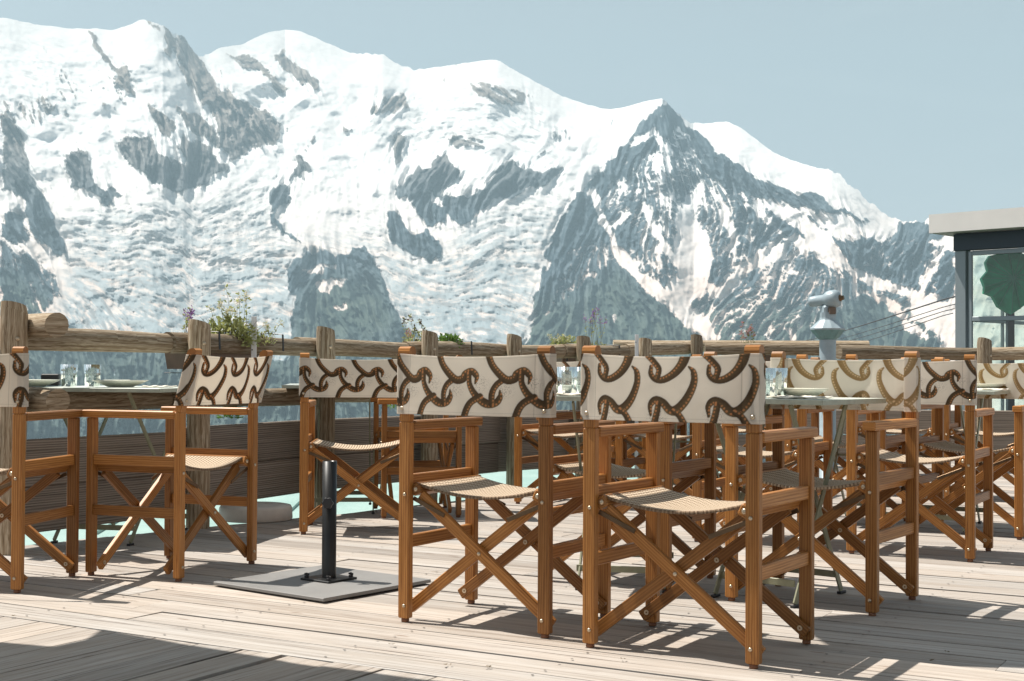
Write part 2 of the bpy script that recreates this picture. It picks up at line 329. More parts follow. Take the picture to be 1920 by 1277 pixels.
# rock areas and one shadow band on ice: (density, corner points in photo position), painted on in order; a negative density is a snowfield
ROCK = [
 (.1, [(0,60),(560,90),(560,300),(0,420)]), (.05, [(640,100),(1180,200),(1100,330),(760,420),(640,300)]),
 (.3, [(100,120),(235,150),(240,200),(120,200)]),
 (.95, [(0,215),(22,225),(38,262),(55,320),(75,355),(92,400),(100,425),(60,398),(40,372),(0,355)]),
 (.9, [(50,385),(100,425),(125,470),(112,484),(70,450),(40,400)]), (.92, [(0,396),(40,412),(62,452),(30,454),(0,442)]),
 (.62, [(0,455),(40,470),(100,510),(115,560),(60,600),(0,600)]), (.95, [(0,490),(40,512),(55,560),(0,570)]),
 (.5, [(0,185),(95,182),(100,200),(75,228),(20,225),(0,208)]),  # faint shadow on the upper left ice, painted in as thin rock
 (.98, [(152,52),(166,60),(195,95),(214,120),(232,128),(240,160),(262,182),(240,172),(215,145),(190,110),(170,80)]),
 (.85, [(300,48),(345,62),(352,88),(378,112),(400,160),(430,190),(500,225),(527,240),(522,262),(470,272),(440,300),(420,290),(395,215),(350,160),(325,120),(306,90)]),
 (.6, [(262,34),(300,45),(308,60),(285,52)]),
 (.93, [(268,188),(295,205),(320,235),(318,252),(300,248),(282,225)]), (.9, [(330,200),(365,208),(400,245),(425,290),(400,275),(375,255),(345,235)]),
 (.97, [(215,265),(240,256),(262,255),(278,262),(300,290),(318,290),(345,258),(375,262),(405,300),(425,302),(423,318),(395,326),(378,345),(345,360),(312,352),(285,340),(262,320),(240,300),(228,285)]),
 (-.9, [(300,280),(318,258),(350,300),(345,306),(318,298)]),
 (.82, [(122,288),(158,275),(172,330),(185,352),(215,350),(224,368),(205,381),(180,372),(160,360),(130,345),(118,320)]),
 (.97, [(500,368),(528,335),(543,360),(536,382),(520,392),(503,400)]), (.97, [(500,395),(508,398),(530,428),(563,448),(560,453),(528,435),(503,410)]),
 (.97, [(530,345),(545,312),(563,287),(572,295),(586,320),(556,324)]), (.8, [(568,285),(575,262),(590,240),(582,270)]),
 (.8, [(413,100),(445,95),(480,113),(520,148),(547,170),(520,172),(500,150),(470,130),(430,112)]),
 (.8, [(508,90),(528,96),(560,125),(592,150),(590,168),(555,152),(522,122)]), (.75, [(410,168),(450,180),(500,205),(528,240),(480,230),(430,195)]),
 (.93, [(728,248),(748,248),(760,268),(748,300),(735,306),(742,275)]), (.62, [(688,212),(715,178),(750,165),(765,205),(735,205),(705,213)]), (.6, [(875,150),(960,160),(1000,185),(960,195),(890,180)]),
 (.6, [(640,235),(660,238),(658,252),(642,250)]), (.5, [(830,250),(900,250),(910,275),(850,275)]), (.5, [(1030,250),(1060,240),(1070,262),(1035,262)]),
 (.93, [(742,345),(765,322),(805,310),(818,282),(835,290),(848,310),(865,325),(842,350),(815,368),(800,360),(770,372),(740,366)]),
 (.93, [(828,370),(862,368),(898,350),(905,338),(928,318),(945,298),(962,295),(985,318),(1000,320),(1052,307),(1052,318),(1020,345),(985,354),(950,372),(930,366),(910,392),(868,422),(845,410),(820,390)]),
 (.93, [(715,388),(742,396),(772,440),(800,430),(820,450),(832,468),(826,486),(810,496),(770,478),(740,458),(722,425)]), (.8, [(780,350),(832,395),(836,420),(800,425),(770,380)]),
 (.95, [(535,505),(560,480),(600,465),(640,475),(680,463),(702,488),(722,530),(745,580),(768,625),(560,640),(545,560)]),
 (-.85, [(560,510),(590,498),(640,496),(600,512)]), (-.8, [(590,530),(650,522),(640,536),(600,545)]), (-.8, [(615,575),(660,562),(650,578)]),
 (.62, [(1215,215),(1240,183),(1262,200),(1290,240),(1350,330),(1440,420),(1560,500),(1700,560),(1770,640),(1770,800),(960,800),(985,640),(1005,560),(1022,480),(1040,420),(1065,388),(1100,340),(1140,305),(1175,270),(1190,240)]),
 (.93, [(1218,212),(1240,183),(1262,200),(1285,232),(1240,262),(1200,300),(1150,345),(1130,380),(1080,430),(1062,400),(1100,340),(1140,305),(1175,270),(1190,240)]),
 (.93, [(1062,395),(1110,360),(1150,400),(1190,430),(1180,470),(1110,440),(1060,480),(1040,560),(1010,600),(1000,560),(1022,480),(1040,420)]),
 (.9, [(1285,232),(1294,236),(1350,285),(1388,309),(1419,336),(1474,348),(1533,371),(1611,408),(1650,430),(1592,412),(1513,388),(1450,371),(1396,368),(1350,348),(1310,300)]),
 (.97, [(1150,490),(1200,530),(1260,592),(1310,645),(985,645),(1010,600),(1060,560),(1110,512)]),
 (.5, [(1390,365),(1450,372),(1540,400),(1590,440),(1500,420),(1420,400)]),
 (.9, [(1440,395),(1475,400),(1520,430),(1505,446),(1460,430)]),
 (-.97, [(1500,388),(1560,398),(1620,418),(1670,436),(1600,440),(1560,432),(1530,410)]), (-.93, [(1420,372),(1460,380),(1510,405),(1545,440),(1500,435),(1450,402)]),
 (.95, [(1685,417),(1705,411),(1722,417),(1770,416),(1770,452),(1720,450),(1680,436)]),
 (.82, [(1560,445),(1700,440),(1790,470),(1790,560),(1700,540),(1600,500)]),
 (-.95, [(1272,398),(1310,335),(1322,338),(1302,410),(1322,425),(1330,480),(1332,520),(1350,552),(1262,560),(1245,540),(1285,500),(1262,470)]),
 (-.93, [(1455,455),(1475,458),(1450,490),(1405,510),(1375,540),(1342,556),(1340,545),(1375,515),(1390,490)]), (-.9, [(1350,395),(1362,392),(1385,440),(1380,500),(1368,520),(1372,450)]),
 (-.9, [(1062,305),(1075,300),(1130,360),(1100,330)]), (-.9, [(1180,262),(1232,240),(1226,250),(1186,275)]), (-.92, [(1225,240),(1240,250),(1265,320),(1256,325),(1236,275)]),
 (-.92, [(1100,360),(1110,352),(1150,440),(1195,505),(1255,545),(1320,590),(1350,640),(1320,640),(1270,590),(1210,545),(1160,490)]),
 (-.85, [(1140,410),(1180,395),(1185,402),(1150,425)]), (-.9, [(1095,515),(1118,508),(1125,515),(1100,522)]), (-.9, [(1148,590),(1160,588),(1150,618)]),
 (-.9, [(1205,375),(1218,400),(1260,470),(1290,500),(1275,505),(1235,450),(1200,395)]),
 (.96, [(1480,640),(1530,600),(1580,570),(1625,545),(1660,570),(1700,610),(1735,645)]),
 (-.96, [(1618,546),(1640,552),(1690,575),(1730,620),(1750,645),(1722,630),(1680,590)]), (-.93, [(1668,558),(1690,572),(1680,566)]), (-.92, [(1698,575),(1720,560),(1770,600),(1770,640),(1750,620)]),
 (-.92, [(1752,470),(1768,462),(1745,520),(1722,560),(1730,520)]), (-.9, [(1470,610),(1485,618),(1500,640),(1490,640)]),
 (.9, [(960,642),(1770,640),(1770,900),(960,900)]), (.88, [(545,600),(770,618),(830,655),(960,700),(960,900),(545,900)]), (.85, [(-300,560),(60,600),(180,645),(560,672),(560,900),(-300,900)]),
]
ICE = [(1.0, [(100,395),(330,370),(500,345),(500,400),(560,455),(545,500),(560,640),(560,900),(60,900),(110,600),(130,470)]), (1.0, [(690,400),(760,470),(830,490),(860,430),(950,370),(1040,350),(1070,380),(1020,480),(985,640),(960,700),(760,640),(700,490)]), (.7, [(540,450),(700,440),(720,500),(560,480)]),
       (.65, [(760,190),(960,170),(1060,230),(1060,300),(960,290),(820,270),(740,300),(700,250)]), (.5, [(20,80),(150,90),(150,250),(20,200)]), (.6, [(1560,320),(1650,395),(1680,430),(1600,400)]), (.5, [(640,380),(730,390),(700,440),(620,430)])]
GRASS = [(1.0, [(0,500),(60,540),(110,600),(0,700)]), (1.0, [(560,540),(700,520),(760,620),(560,660)]), (1.0, [(1150,500),(1310,640),(1000,640)]), (1.0, [(1500,640),(1620,548),(1720,640)]), (.9, [(960,560),(1770,580),(1770,900),(960,900)]), (.8, [(-300,640),(960,660),(960,1200),(-300,1200)])]

FLOW = [(60,300,62),(50,450,62),(120,180,70),(200,320,75),(190,100,55),(330,100,52),(380,180,60),(470,230,75),(330,310,105),(560,120,50),(450,120,40),(740,230,120),(800,330,122),(780,440,62),(940,340,128),(650,540,62),(720,580,60),(560,540,115),
 (1180,280,122),(1130,380,120),(1080,450,118),(1040,600,120),(1150,500,70),(1220,570,55),(1270,250,60),(1260,320,68),(1350,330,50),(1300,430,100),(1400,470,118),(1380,560,125),(1450,420,120),(1480,370,25),(1600,400,25),(1560,360,35),(1420,260,45),(1500,560,122),(1560,480,60),(1650,480,122),(1700,540,118),(1620,600,45),(1750,620,118),(1720,440,115),(530,360,120),(900,230,20),(600,250,30),(300,750,100),(1200,760,80)]
IFLOW = [(150,420,5),(300,430,-12),(450,380,-15),(250,520,8),(420,500,-5),(200,600,60),(380,600,0),(520,560,25),(800,520,20),(900,500,-25),(960,420,-30),(900,600,15),(760,200,-10),(950,200,12),(1000,280,-12),(100,150,10),(600,460,5),(820,440,-20)]
def inpoly(X, Y, P):
    P = np.array(P, float); m = np.zeros(X.shape, bool); n = len(P)
    x0, x1, y0, y1 = P[:, 0].min(), P[:, 0].max(), P[:, 1].min(), P[:, 1].max()
    sel = (X >= x0) & (X <= x1) & (Y >= y0) & (Y <= y1); xs, ys = X[sel], Y[sel]; r = np.zeros(xs.shape, bool)
    for i in range(n):
        a, b = P[i], P[(i + 1) % n]
        if a[1] == b[1]: continue
        c = ((a[1] > ys) != (b[1] > ys)) & (xs < (b[0] - a[0]) * (ys - a[1]) / (b[1] - a[1]) + a[0]); r ^= c
    m[sel] = r; return m
def blur(A, k):
    for ax in (0, 1):
        for _ in range(2):
            c = np.cumsum(np.concatenate([np.repeat(A.take([0], ax), k + 1, ax), A, np.repeat(A.take([-1], ax), k, ax)], ax), ax)
            A = (c.take(range(2 * k + 1, c.shape[ax]), ax) - c.take(range(0, c.shape[ax] - 2 * k - 1), ax)) / (2 * k + 1)
    return A
def make_mountains():
    NX, NY = 1560, 600
    px = np.linspace(-330, 2130, NX); s = np.array(SKY, float)
    sm0 = np.interp(px, s[:, 0], s[:, 1]); kk = np.hanning(39); kk /= kk.sum(); smo = np.convolve(np.pad(sm0, 19, mode='edge'), kk, 'valid')
    ruf = .25 + 1.0 * sstep(270, 300, px) * sstep(400, 370, px) + .9 * sstep(1235, 1250, px) * sstep(1310, 1290, px) + 1.0 * sstep(1530, 1570, px) + .5 * sstep(640, 660, px) * sstep(800, 780, px)
    smk = np.clip(.25 + 0 * px, 0, 1); skyy = sm0 * (1 - .5) + smo * .5 + fbm(px / 22, px * 0 + 3.1, 5, 5, .62) * 15 * ruf
    tt = np.linspace(0, 1, NY)[:, None]; PX = np.repeat(px[None, :], NY, 0); PY = skyy[None, :] + tt * (1150 - skyy[None, :])
    wx = fbm(PX / 42, PY / 42, 5, 11, .6); wy = fbm(PX / 42 + 40, PY / 42, 5, 21, .6)
    QX, QY = PX + wx * 34, PY + wy * 34
    ice = np.zeros_like(PX); gr = np.zeros_like(PX)
    for d, poly in ICE: ice[inpoly(QX, QY, poly)] = d
    for d, poly in GRASS: gr[inpoly(QX, QY, poly)] = d
    ice = blur(ice, 11); gr = blur(gr, 12)
    low = np.clip((PY - 300) / 400, 0, 1)
    # ribs and gullies run down the local slope: noise drawn out along a direction field
    def field(cps, p=2.2):
        cps = np.array(cps, float); cx_ = np.zeros_like(PX); sx_ = np.zeros_like(PX)
        for x_, y_, a_ in cps:
            w_ = 1 / (((PX - x_) ** 2 + (PY - y_) ** 2) + 900) ** (p / 2); cx_ += w_ * math.cos(2 * R(a_)); sx_ += w_ * math.sin(2 * R(a_))
        th = np.arctan2(sx_, cx_) / 2; return np.cos(th), np.sin(th)
    dxp = px[1] - px[0]; dyp = (PY[1:2] - PY[0:1])
    def lic(n, fx, fy, L):
        acc = n.copy(); cnt = 1; st_ = 2.2; ii, jj = np.mgrid[0:NY, 0:NX].astype(float)
        for sg in (-1, 1):
            a_, b_ = ii.copy(), jj.copy(); lx, ly = fx * sg, fy * sg
            for k_ in range(int(L / st_)):
                ia = np.clip(a_.astype(int), 0, NY - 1); jb = np.clip(b_.astype(int), 0, NX - 1); vx_, vy_ = fx[ia, jb], fy[ia, jb]
                fl = np.where(vx_ * lx + vy_ * ly < 0, -1, 1); lx, ly = vx_ * fl, vy_ * fl
                a_ = a_ + ly * st_ / dyp[0, jb]; b_ = b_ + lx * st_ / dxp
                ia = np.clip(a_, 0, NY - 1.01); jb = np.clip(b_, 0, NX - 1.01); i_, j_ = ia.astype(int), jb.astype(int); u_, v_ = ia - i_, jb - j_
                acc += (n[i_, j_] * (1 - u_) * (1 - v_) + n[i_ + 1, j_] * u_ * (1 - v_) + n[i_, j_ + 1] * (1 - u_) * v_ + n[i_ + 1, j_ + 1] * u_ * v_); cnt += 1
        acc /= cnt; return (acc - acc.mean()) / (acc.std() + 1e-9)
    FX, FY = field(FLOW); GX, GY = field(IFLOW)
    jit = fbm(PX / 90, PY / 90, 3, 401) * 1.1; FX, FY = FX * np.cos(jit) - FY * np.sin(jit), FX * np.sin(jit) + FY * np.cos(jit)
    La = lic(perlin(PX / 17, PY / 17, 301), FX, FY, 34); Lb = lic(perlin(PX / 38, PY / 38, 311), FX, FY, 70); Lc = lic(perlin(PX / 7.5, PY / 7.5, 321), FX, FY, 13); Lf = lic(np.random.RandomState(5).randn(NY, NX), FX, FY, 7)
    Ga = lic(perlin(PX / 9, PY / 9, 331), GX, GY, 12); Gb = lic(perlin(PX / 22, PY / 22, 341), GX, GY, 24); Gc = lic(np.random.RandomState(6).randn(NY, NX), GX, GY, 5)
    strk = (La * .55 + Lb * .55 + Lc * .35); fine = Lf * .5 + Lc * .5
    QX, QY = PX + wx * 22 + La * 1.6 + Lc * 1.2, PY + wy * 22 + La * 2.2 + Lf * .8
    P = np.full(PX.shape, .02)
    for d, poly in ROCK:
        m = inpoly(QX, QY, poly); P[m] = d if d > 0 else 1 + d - .02
    P = blur(P, 1)
    iso = fbm(PX / 7, PY / 6, 4, 501, .7); N = .5 + .20 * strk + .13 * fine + .55 * iso
    # thin snow lines lying on ledges and in gullies of the rock
    HX, HY = field([(1200, 300, -18), (1300, 420, -25), (300, 300, -10), (1600, 500, -35), (1000, 500, -40)])
    led = 1 - np.abs(lic(perlin(PX / 13, PY / 13, 351), HX, HY, 60)) * 2.6; gul = 1 - np.abs(lic(perlin(PX / 21, PY / 21, 361), FX, FY, 80)) * 2.6
    reg = (sstep(980, 1120, PX) * sstep(660, 560, PY + .15 * (1300 - PX)) + .3 * sstep(700, 500, PX)) * np.clip((1.06 - P) * 2.4, .12, 1)
    P = (P - .5) * 1.6 + .5 - np.clip(led, 0, 1) * reg * .75 * sstep(-.12, .1, fbm(PX / 50, PY / 40, 3, 241)) - np.clip(gul, 0, 1) * reg * .8 * sstep(-.15, .1, fbm(PX / 60, PY / 60, 3, 251))
    rock = sstep(-.09, .09, N - (1 - P) + .0)
    # distances: the range climbs away from the valley
    Dsky = np.interp(px, [-330, 300, 530, 925, 1150, 1240, 1300, 1450, 1690, 1800, 2130], [9300, 9300, 10300, 9900, 9600, 8500, 8800, 8300, 7600, 7000, 6500])[None, :]
    f = (hz(PX) - PY) / (hz(PX) - smo[None, :] + 4); up = np.clip(f, 0, 1)
    D = 5200 + up ** .85 * (Dsky - 5200) - np.clip(-f, 0, 9) * 3000
    fade = np.minimum(1, tt * 9 + .12)
    big = fbm(PX / 210, PY / 160, 3, 81, .5, True)
    rk = np.clip(blur(rock, 6), 0, 1); rdg = -np.abs(Lb) * .9 - np.abs(La) * .55
    D = D - fade * (big * 240 + rdg * (9 + 130 * rk) + Lc * (1.0 + 24 * rk) + Lf * 9 * rk + iso * 60 * rk + fbm(PX / 14, PY / 10, 4, 371, .6) * (7 + 30 * rk) + rock * 26 + rk * 120)
    D = D - fade * ice * (Gb * 5 + Ga * 5 + Gc * 4 + fbm(PX / 24 + wx * 2, PY / 9 + wy * 3, 6, 381, .68, True) * 30 * (.35 + .65 * low))
    hum = fbm(PX / 60, PY / 34, 4, 111, .5); D = D - hum * 90 * (1 - rk) * fade
    D = np.maximum(D, 1500)
    # directions through the measured lens
    dx = (PX - 960) / F; dz = (hz(PX) - PY) / F
    X = dx * D; Y = D; Z = CH + dz * D
    # the valley side under the terrace, out of sight: one sheet back to the deck
    ex = [(3000, -900), (1800, -820), (700, -420), (150, -85), (30, -13), (13, -4.5)]
    X = np.vstack([X] + [dx[:1] * d * (1 + 60 / d) for d, z in ex]); Y = np.vstack([Y] + [np.full((1, NX), float(d)) for d, z in ex])
    Z = np.vstack([Z] + [np.full((1, NX), float(z)) + fbm(px[None, :] / 80, px[None, :] * 0 + d, 3, 7) * d * .04 for d, z in ex])
    # colours of the ground, with haze blue put into lower rock and ice
    def mixv(a, b, k): return a * (1 - k[..., None]) + b * k[..., None]
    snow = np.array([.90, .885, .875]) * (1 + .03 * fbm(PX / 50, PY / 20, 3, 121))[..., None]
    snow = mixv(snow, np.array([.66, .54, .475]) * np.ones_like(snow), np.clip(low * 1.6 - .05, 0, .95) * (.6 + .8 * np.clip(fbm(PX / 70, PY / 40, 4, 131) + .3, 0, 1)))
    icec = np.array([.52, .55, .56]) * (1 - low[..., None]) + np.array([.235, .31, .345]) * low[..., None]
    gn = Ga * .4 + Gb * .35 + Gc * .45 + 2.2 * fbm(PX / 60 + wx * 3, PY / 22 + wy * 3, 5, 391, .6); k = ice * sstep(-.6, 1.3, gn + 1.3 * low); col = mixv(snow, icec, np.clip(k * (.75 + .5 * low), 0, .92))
    dirt = np.array([.27, .27, .27]) * np.ones_like(snow); k = ice * sstep(.55, 1.5, Ga * .6 + Gc * .5 - Gb * .3 + .3 * low); col = mixv(col, dirt, np.clip(k * .8, 0, 1))
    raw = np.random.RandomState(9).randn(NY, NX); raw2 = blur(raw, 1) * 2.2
    rv = np.clip(.5 + .16 * raw + .16 * raw2 + .30 * Lf + .25 * Lc + .18 * La, 0, 1.5)[..., None]; rockc = np.array([.022, .042, .058]) * (1 - rv) + np.array([.10, .135, .16]) * rv  # blue of the distant haze is put into the rock colour
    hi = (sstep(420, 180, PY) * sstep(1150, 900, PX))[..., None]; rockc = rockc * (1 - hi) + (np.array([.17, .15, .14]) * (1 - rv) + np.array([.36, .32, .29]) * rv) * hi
    gv = np.clip(.5 + .7 * fbm(PX / 26, PY / 18, 5, 171, .6) + .12 * La + .1 * Lf, 0, 1.2)[..., None]; grc = np.array([.030, .052, .045]) * (1 - gv) + np.array([.11, .135, .09]) * gv
    rockc = rockc * (1 - gr[..., None] * .8) + grc * gr[..., None] * .8
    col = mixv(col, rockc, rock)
    col = np.vstack([col] + [grc[-1:]] * len(ex)); NR = NY + len(ex)
    co = np.stack([X, Y, Z], -1).reshape(-1, 3).astype(np.float32)
    me = bpy.data.meshes.new('mountains'); i = np.arange(NR * NX).reshape(NR, NX)
    q = np.stack([i[:-1, :-1], i[1:, :-1], i[1:, 1:], i[:-1, 1:]], -1).reshape(-1, 4)
    me.vertices.add(len(co)); me.vertices.foreach_set('co', co.ravel()); me.loops.add(q.size); me.loops.foreach_set('vertex_index', q.ravel().astype(np.int32))
    me.polygons.add(len(q)); me.polygons.foreach_set('loop_start', np.arange(0, q.size, 4, dtype=np.int32)); me.polygons.foreach_set('loop_total', np.full(len(q), 4, np.int32))
    me.update(calc_edges=True); me.polygons.foreach_set('use_smooth', np.ones(len(q), bool))
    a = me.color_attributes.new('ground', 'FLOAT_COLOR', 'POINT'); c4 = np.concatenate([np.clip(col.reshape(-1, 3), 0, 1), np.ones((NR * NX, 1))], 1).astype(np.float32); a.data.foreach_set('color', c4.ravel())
    a = me.color_attributes.new('rough', 'FLOAT_COLOR', 'POINT'); rr = np.vstack([np.clip(rock + ice * .35, 0, 1)] + [np.ones((1, NX))] * len(ex)).reshape(-1, 1); a.data.foreach_set('color', np.concatenate([rr, rr, rr, np.ones_like(rr)], 1).astype(np.float32).ravel())
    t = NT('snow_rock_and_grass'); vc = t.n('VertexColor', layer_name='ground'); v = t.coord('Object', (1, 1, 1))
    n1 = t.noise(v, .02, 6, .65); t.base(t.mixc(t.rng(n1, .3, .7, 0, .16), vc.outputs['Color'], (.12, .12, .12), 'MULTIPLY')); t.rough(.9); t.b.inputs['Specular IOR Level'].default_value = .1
    n2 = t.noise(v, .07, 5, .6); ad = t.n('Math', operation='MULTIPLY_ADD'); t.l(n2, ad.inputs[0]); ad.inputs[1].default_value = .3; t.l(n1, ad.inputs[2]); rkc = t.n('VertexColor', layer_name='rough'); t.bump(ad.outputs[0], .5, 22); bn = [q for q in t.t.nodes if q.type == 'BUMP'][0]; t.l(t.rng(rkc.outputs['Color'], 0, 1, .10, .8), bn.inputs['Strength'])
    me.materials.append(t.m); o = bpy.data.objects.new('mountains', me); C.objects.link(o); return tag(o, 'snow covered mountain range with dark rock ribs and glaciers', 'mountains', kind='structure')
make_mountains()

# ------------------------------------------------------------------ deck
DECK = [(-3.9, 3.55), (-6, 3.0), (-6, -2.5), (9, -2.5), (9, 12.2), (2.2, 12.2), (-.75, 8.52), (-2.22, 6.27)]
DECK = [(-7, 1.0), (-7, -2.5), (9, -2.5), (9, 12.6), (2.6, 12.6), (-.78, 8.52), (-2.22, 6.27)]
def clip(poly, edges):
    for (a, b) in edges:
        outp = []
        for i in range(len(poly)):
            p, q = poly[i], poly[(i + 1) % len(poly)]
            sp = (b[0] - a[0]) * (p[1] - a[1]) - (b[1] - a[1]) * (p[0] - a[0]); sq = (b[0] - a[0]) * (q[1] - a[1]) - (b[1] - a[1]) * (q[0] - a[0])
            if sp >= 0: outp.append(p)
            if (sp >= 0) != (sq >= 0):
                k = sp / (sp - sq); outp.append((p[0] + (q[0] - p[0]) * k, p[1] + (q[1] - p[1]) * k))
        poly = outp
        if len(poly) < 3: return []
    return poly
def make_deck():
    n = len(DECK); edges = [(DECK[i], DECK[(i + 1) % n]) for i in range(n)]
    b0, b1 = gp(35, 1156.7), gp(440, 1212.6); ang = math.atan2(b1[1] - b0[1], b1[0] - b0[0])
    u = (math.cos(ang), math.sin(ang)); vv = (-u[1], u[0]); O = b0
    mb = MB(); tones = []
    W = .168
    def plank(c0, c1, r0, r1, du, dv, extra):
        P = [(O[0] + du[0] * a + dv[0] * b, O[1] + du[1] * a + dv[1] * b) for a, b in ((c0, r0), (c1, r0), (c1, r1), (c0, r1))]
        ar = sum(P[i][0] * P[(i + 1) % 4][1] - P[(i + 1) % 4][0] * P[i][1] for i in range(4))
        if ar < 0: P = P[::-1]
        P = clip(P, extra + edges)
        if len(P) < 3: return
        z = rng.uniform(-.0015, .0015); tl = rng.uniform(-.0012, .0012); m = len(P); ru, rv = rng.random() * 30, rng.random() * 30
        def uvp(p): return (ru + (p[0] - O[0]) * du[0] + (p[1] - O[1]) * du[1], rv + (p[0] - O[0]) * dv[0] + (p[1] - O[1]) * dv[1])
        cx, cy = sum(p[0] for p in P) / m, sum(p[1] for p in P) / m
        top = [(p[0], p[1], z + tl * (1 if (p[0] - cx) * dv[0] + (p[1] - cy) * dv[1] > 0 else -1)) for p in P]; ins = [(p[0], p[1], q[2] - .03) for p, q in zip(P, top)]
        vs = top + ins; fs = [tuple(range(m))] + [(i, m + i, m + (i + 1) % m, (i + 1) % m) for i in range(m)]
        uv = [[uvp(p) for p in P]] + [[uvp(P[i]), uvp(P[i]), uvp(P[(i + 1) % m]), uvp(P[(i + 1) % m])] for i in range(m)]
        mb.add(vs, fs, uv); tone = rng.gauss(1, .08); wm = rng.uniform(-.03, .03); tones.append((len(vs), (tone * (1 + wm), tone, tone * (1 - wm))))
    far = (O[0] + u[0] * 10, O[1] + u[1] * 10); near = O
    keep_up = [((O[0] - u[0] * 10, O[1] - u[1] * 10), far)]; keep_dn = [(far, (O[0] - u[0] * 10, O[1] - u[1] * 10))]
    r = .002
    while r < 16:
        ww = W * rng.choice([1, 1, 1, .97]); c = -14 + rng.uniform(0, 3)
        while c < 18:
            L = rng.uniform(2.8, 4.4); plank(c, c + L - .004, r, r + ww - rng.choice([.006, .008, .010, .013]), u, vv, keep_up); c += L
        r += ww
    c = -14
    while c < 16:                                    # the boards of the near bay run the other way
        ww = W * rng.uniform(.95, 1.02); g = .008 if rng.random() > .12 else .024
        plank(-9 + rng.uniform(0, .0), -.004, c, c + ww - g, (vv[0], vv[1]), (u[0], u[1]), keep_dn); c += ww
    o = mb.build('deck', M['deck']); a = o.data.color_attributes.new('tone', 'FLOAT_COLOR', 'POINT'); arr = []
    for k, c3 in tones: arr += [c3[0], c3[1], c3[2], 1.0] * k
    a.data.foreach_set('color', arr)
    tag(o, 'weathered grey wooden deck of long boards', 'deck', kind='structure')
    sc_m = MB()
    for i in range(60):
        rr_ = .002 + (i + .5) * W
        for j in range(-14, 26):
            for q in (-.052, .052):
                a_ = j * .61 + rng.uniform(-.012, .012); b_ = rr_ + q + rng.uniform(-.006, .006); x, y = O[0] + u[0] * a_ + vv[0] * b_, O[1] + u[1] * a_ + vv[1] * b_
                if y > 9 or y < 2.8 or abs(x) > .42 * y + .3 or not clip([(x, y), (x + .01, y), (x, y + .01)], edges): continue
                sc_m.add([(x + .0045 * math.cos(k * 1.047), y + .0045 * math.sin(k * 1.047), .0035) for k in range(6)], [tuple(range(6))])
    tag(sc_m.build('deck_screws', M['iron']), 'rows of small dark screw heads in the boards', 'screws', kind='stuff')
    # dark joists below so the gaps stay dark
    mb = MB(); n_ = len(DECK); mb.add([(x, y, -.055) for x, y in DECK] + [(x, y, -.20) for x, y in DECK], [tuple(range(n_))] + [(i, n_ + i, n_ + (i + 1) % n_, (i + 1) % n_) for i in range(n_)])
    tag(mb.build('deck_substructure', M['plank']), 'dark timber framing below the deck boards', 'framing', kind='structure')
make_deck()
# pale edge strip of the deck under the fence
# ------------------------------------------------------------------ director chairs
PW, PD = .2547, .2025
def cat_rom(P, n=16):
    P = np.array(P, float); Q = np.vstack([2 * P[0] - P[1], P, 2 * P[-1] - P[-2]]); o = []
    for i in range(1, len(Q) - 2):
        for k in range(n):
            t_ = k / n; o.append(.5 * ((2 * Q[i]) + (-Q[i - 1] + Q[i + 1]) * t_ + (2 * Q[i - 1] - 5 * Q[i] + 4 * Q[i + 1] - Q[i + 2]) * t_ ** 2 + (-Q[i - 1] + 3 * Q[i] - 3 * Q[i + 1] + Q[i + 2]) * t_ ** 3))
    o.append(P[-1]); return np.array(o)
def strokes(design):
    """curling tentacle shapes in centimetres on a 57 x 19.5 cm cloth: (points, start half width, end half width, bead side)"""
    S = []
    if design == 'chain':
        for k in range(-1, 6):
            x0 = k * 17.6
            def c(pts): return [(x0 + (x - 870) / 18.4, 19.5 - (y - 370) / 22.0) for x, y in pts]
            S += [(c([(868, 340), (900, 430), (950, 500), (1000, 545), (1045, 535), (1060, 500), (1100, 480), (1135, 520), (1130, 570)]), 1.15, .35, 1),
                  (c([(1085, 500), (1090, 570), (1120, 635), (1165, 685), (1215, 715), (1265, 705), (1288, 665), (1285, 620)]), .95, .3, -1),
                  (c([(1165, 665), (1110, 700), (1080, 745), (1058, 820)]), .95, 1.0, 1),
                  (c([(1240, 715), (1238, 640), (1262, 580), (1312, 535)]), .85, .9, -1)]
    else:
        for k in range(-1, 5):
            x0 = k * 17.4 + 1.2
            def c(pts): return [(x0 + (x - 330) / 23.5, 19.5 - (y - 280) / 25.6) for x, y in pts]
            S += [(c([(470, 360), (472, 420), (510, 462), (570, 462), (640, 415), (690, 340), (712, 260)]), .5, 1.35, 1),
                  (c([(440, 270), (490, 325), (528, 380), (522, 440)]), .8, .75, -1),
                  (c([(738, 362), (772, 400), (782, 470), (765, 545), (725, 630), (670, 690), (620, 692), (570, 640), (515, 618), (478, 660), (482, 730)]), .3, .45, 1),
                  (c([(535, 650), (530, 700), (508, 800)]), .75, .9, -1), (c([(650, 700), (695, 735), (735, 810)]), .7, .9, 1)]
    return S
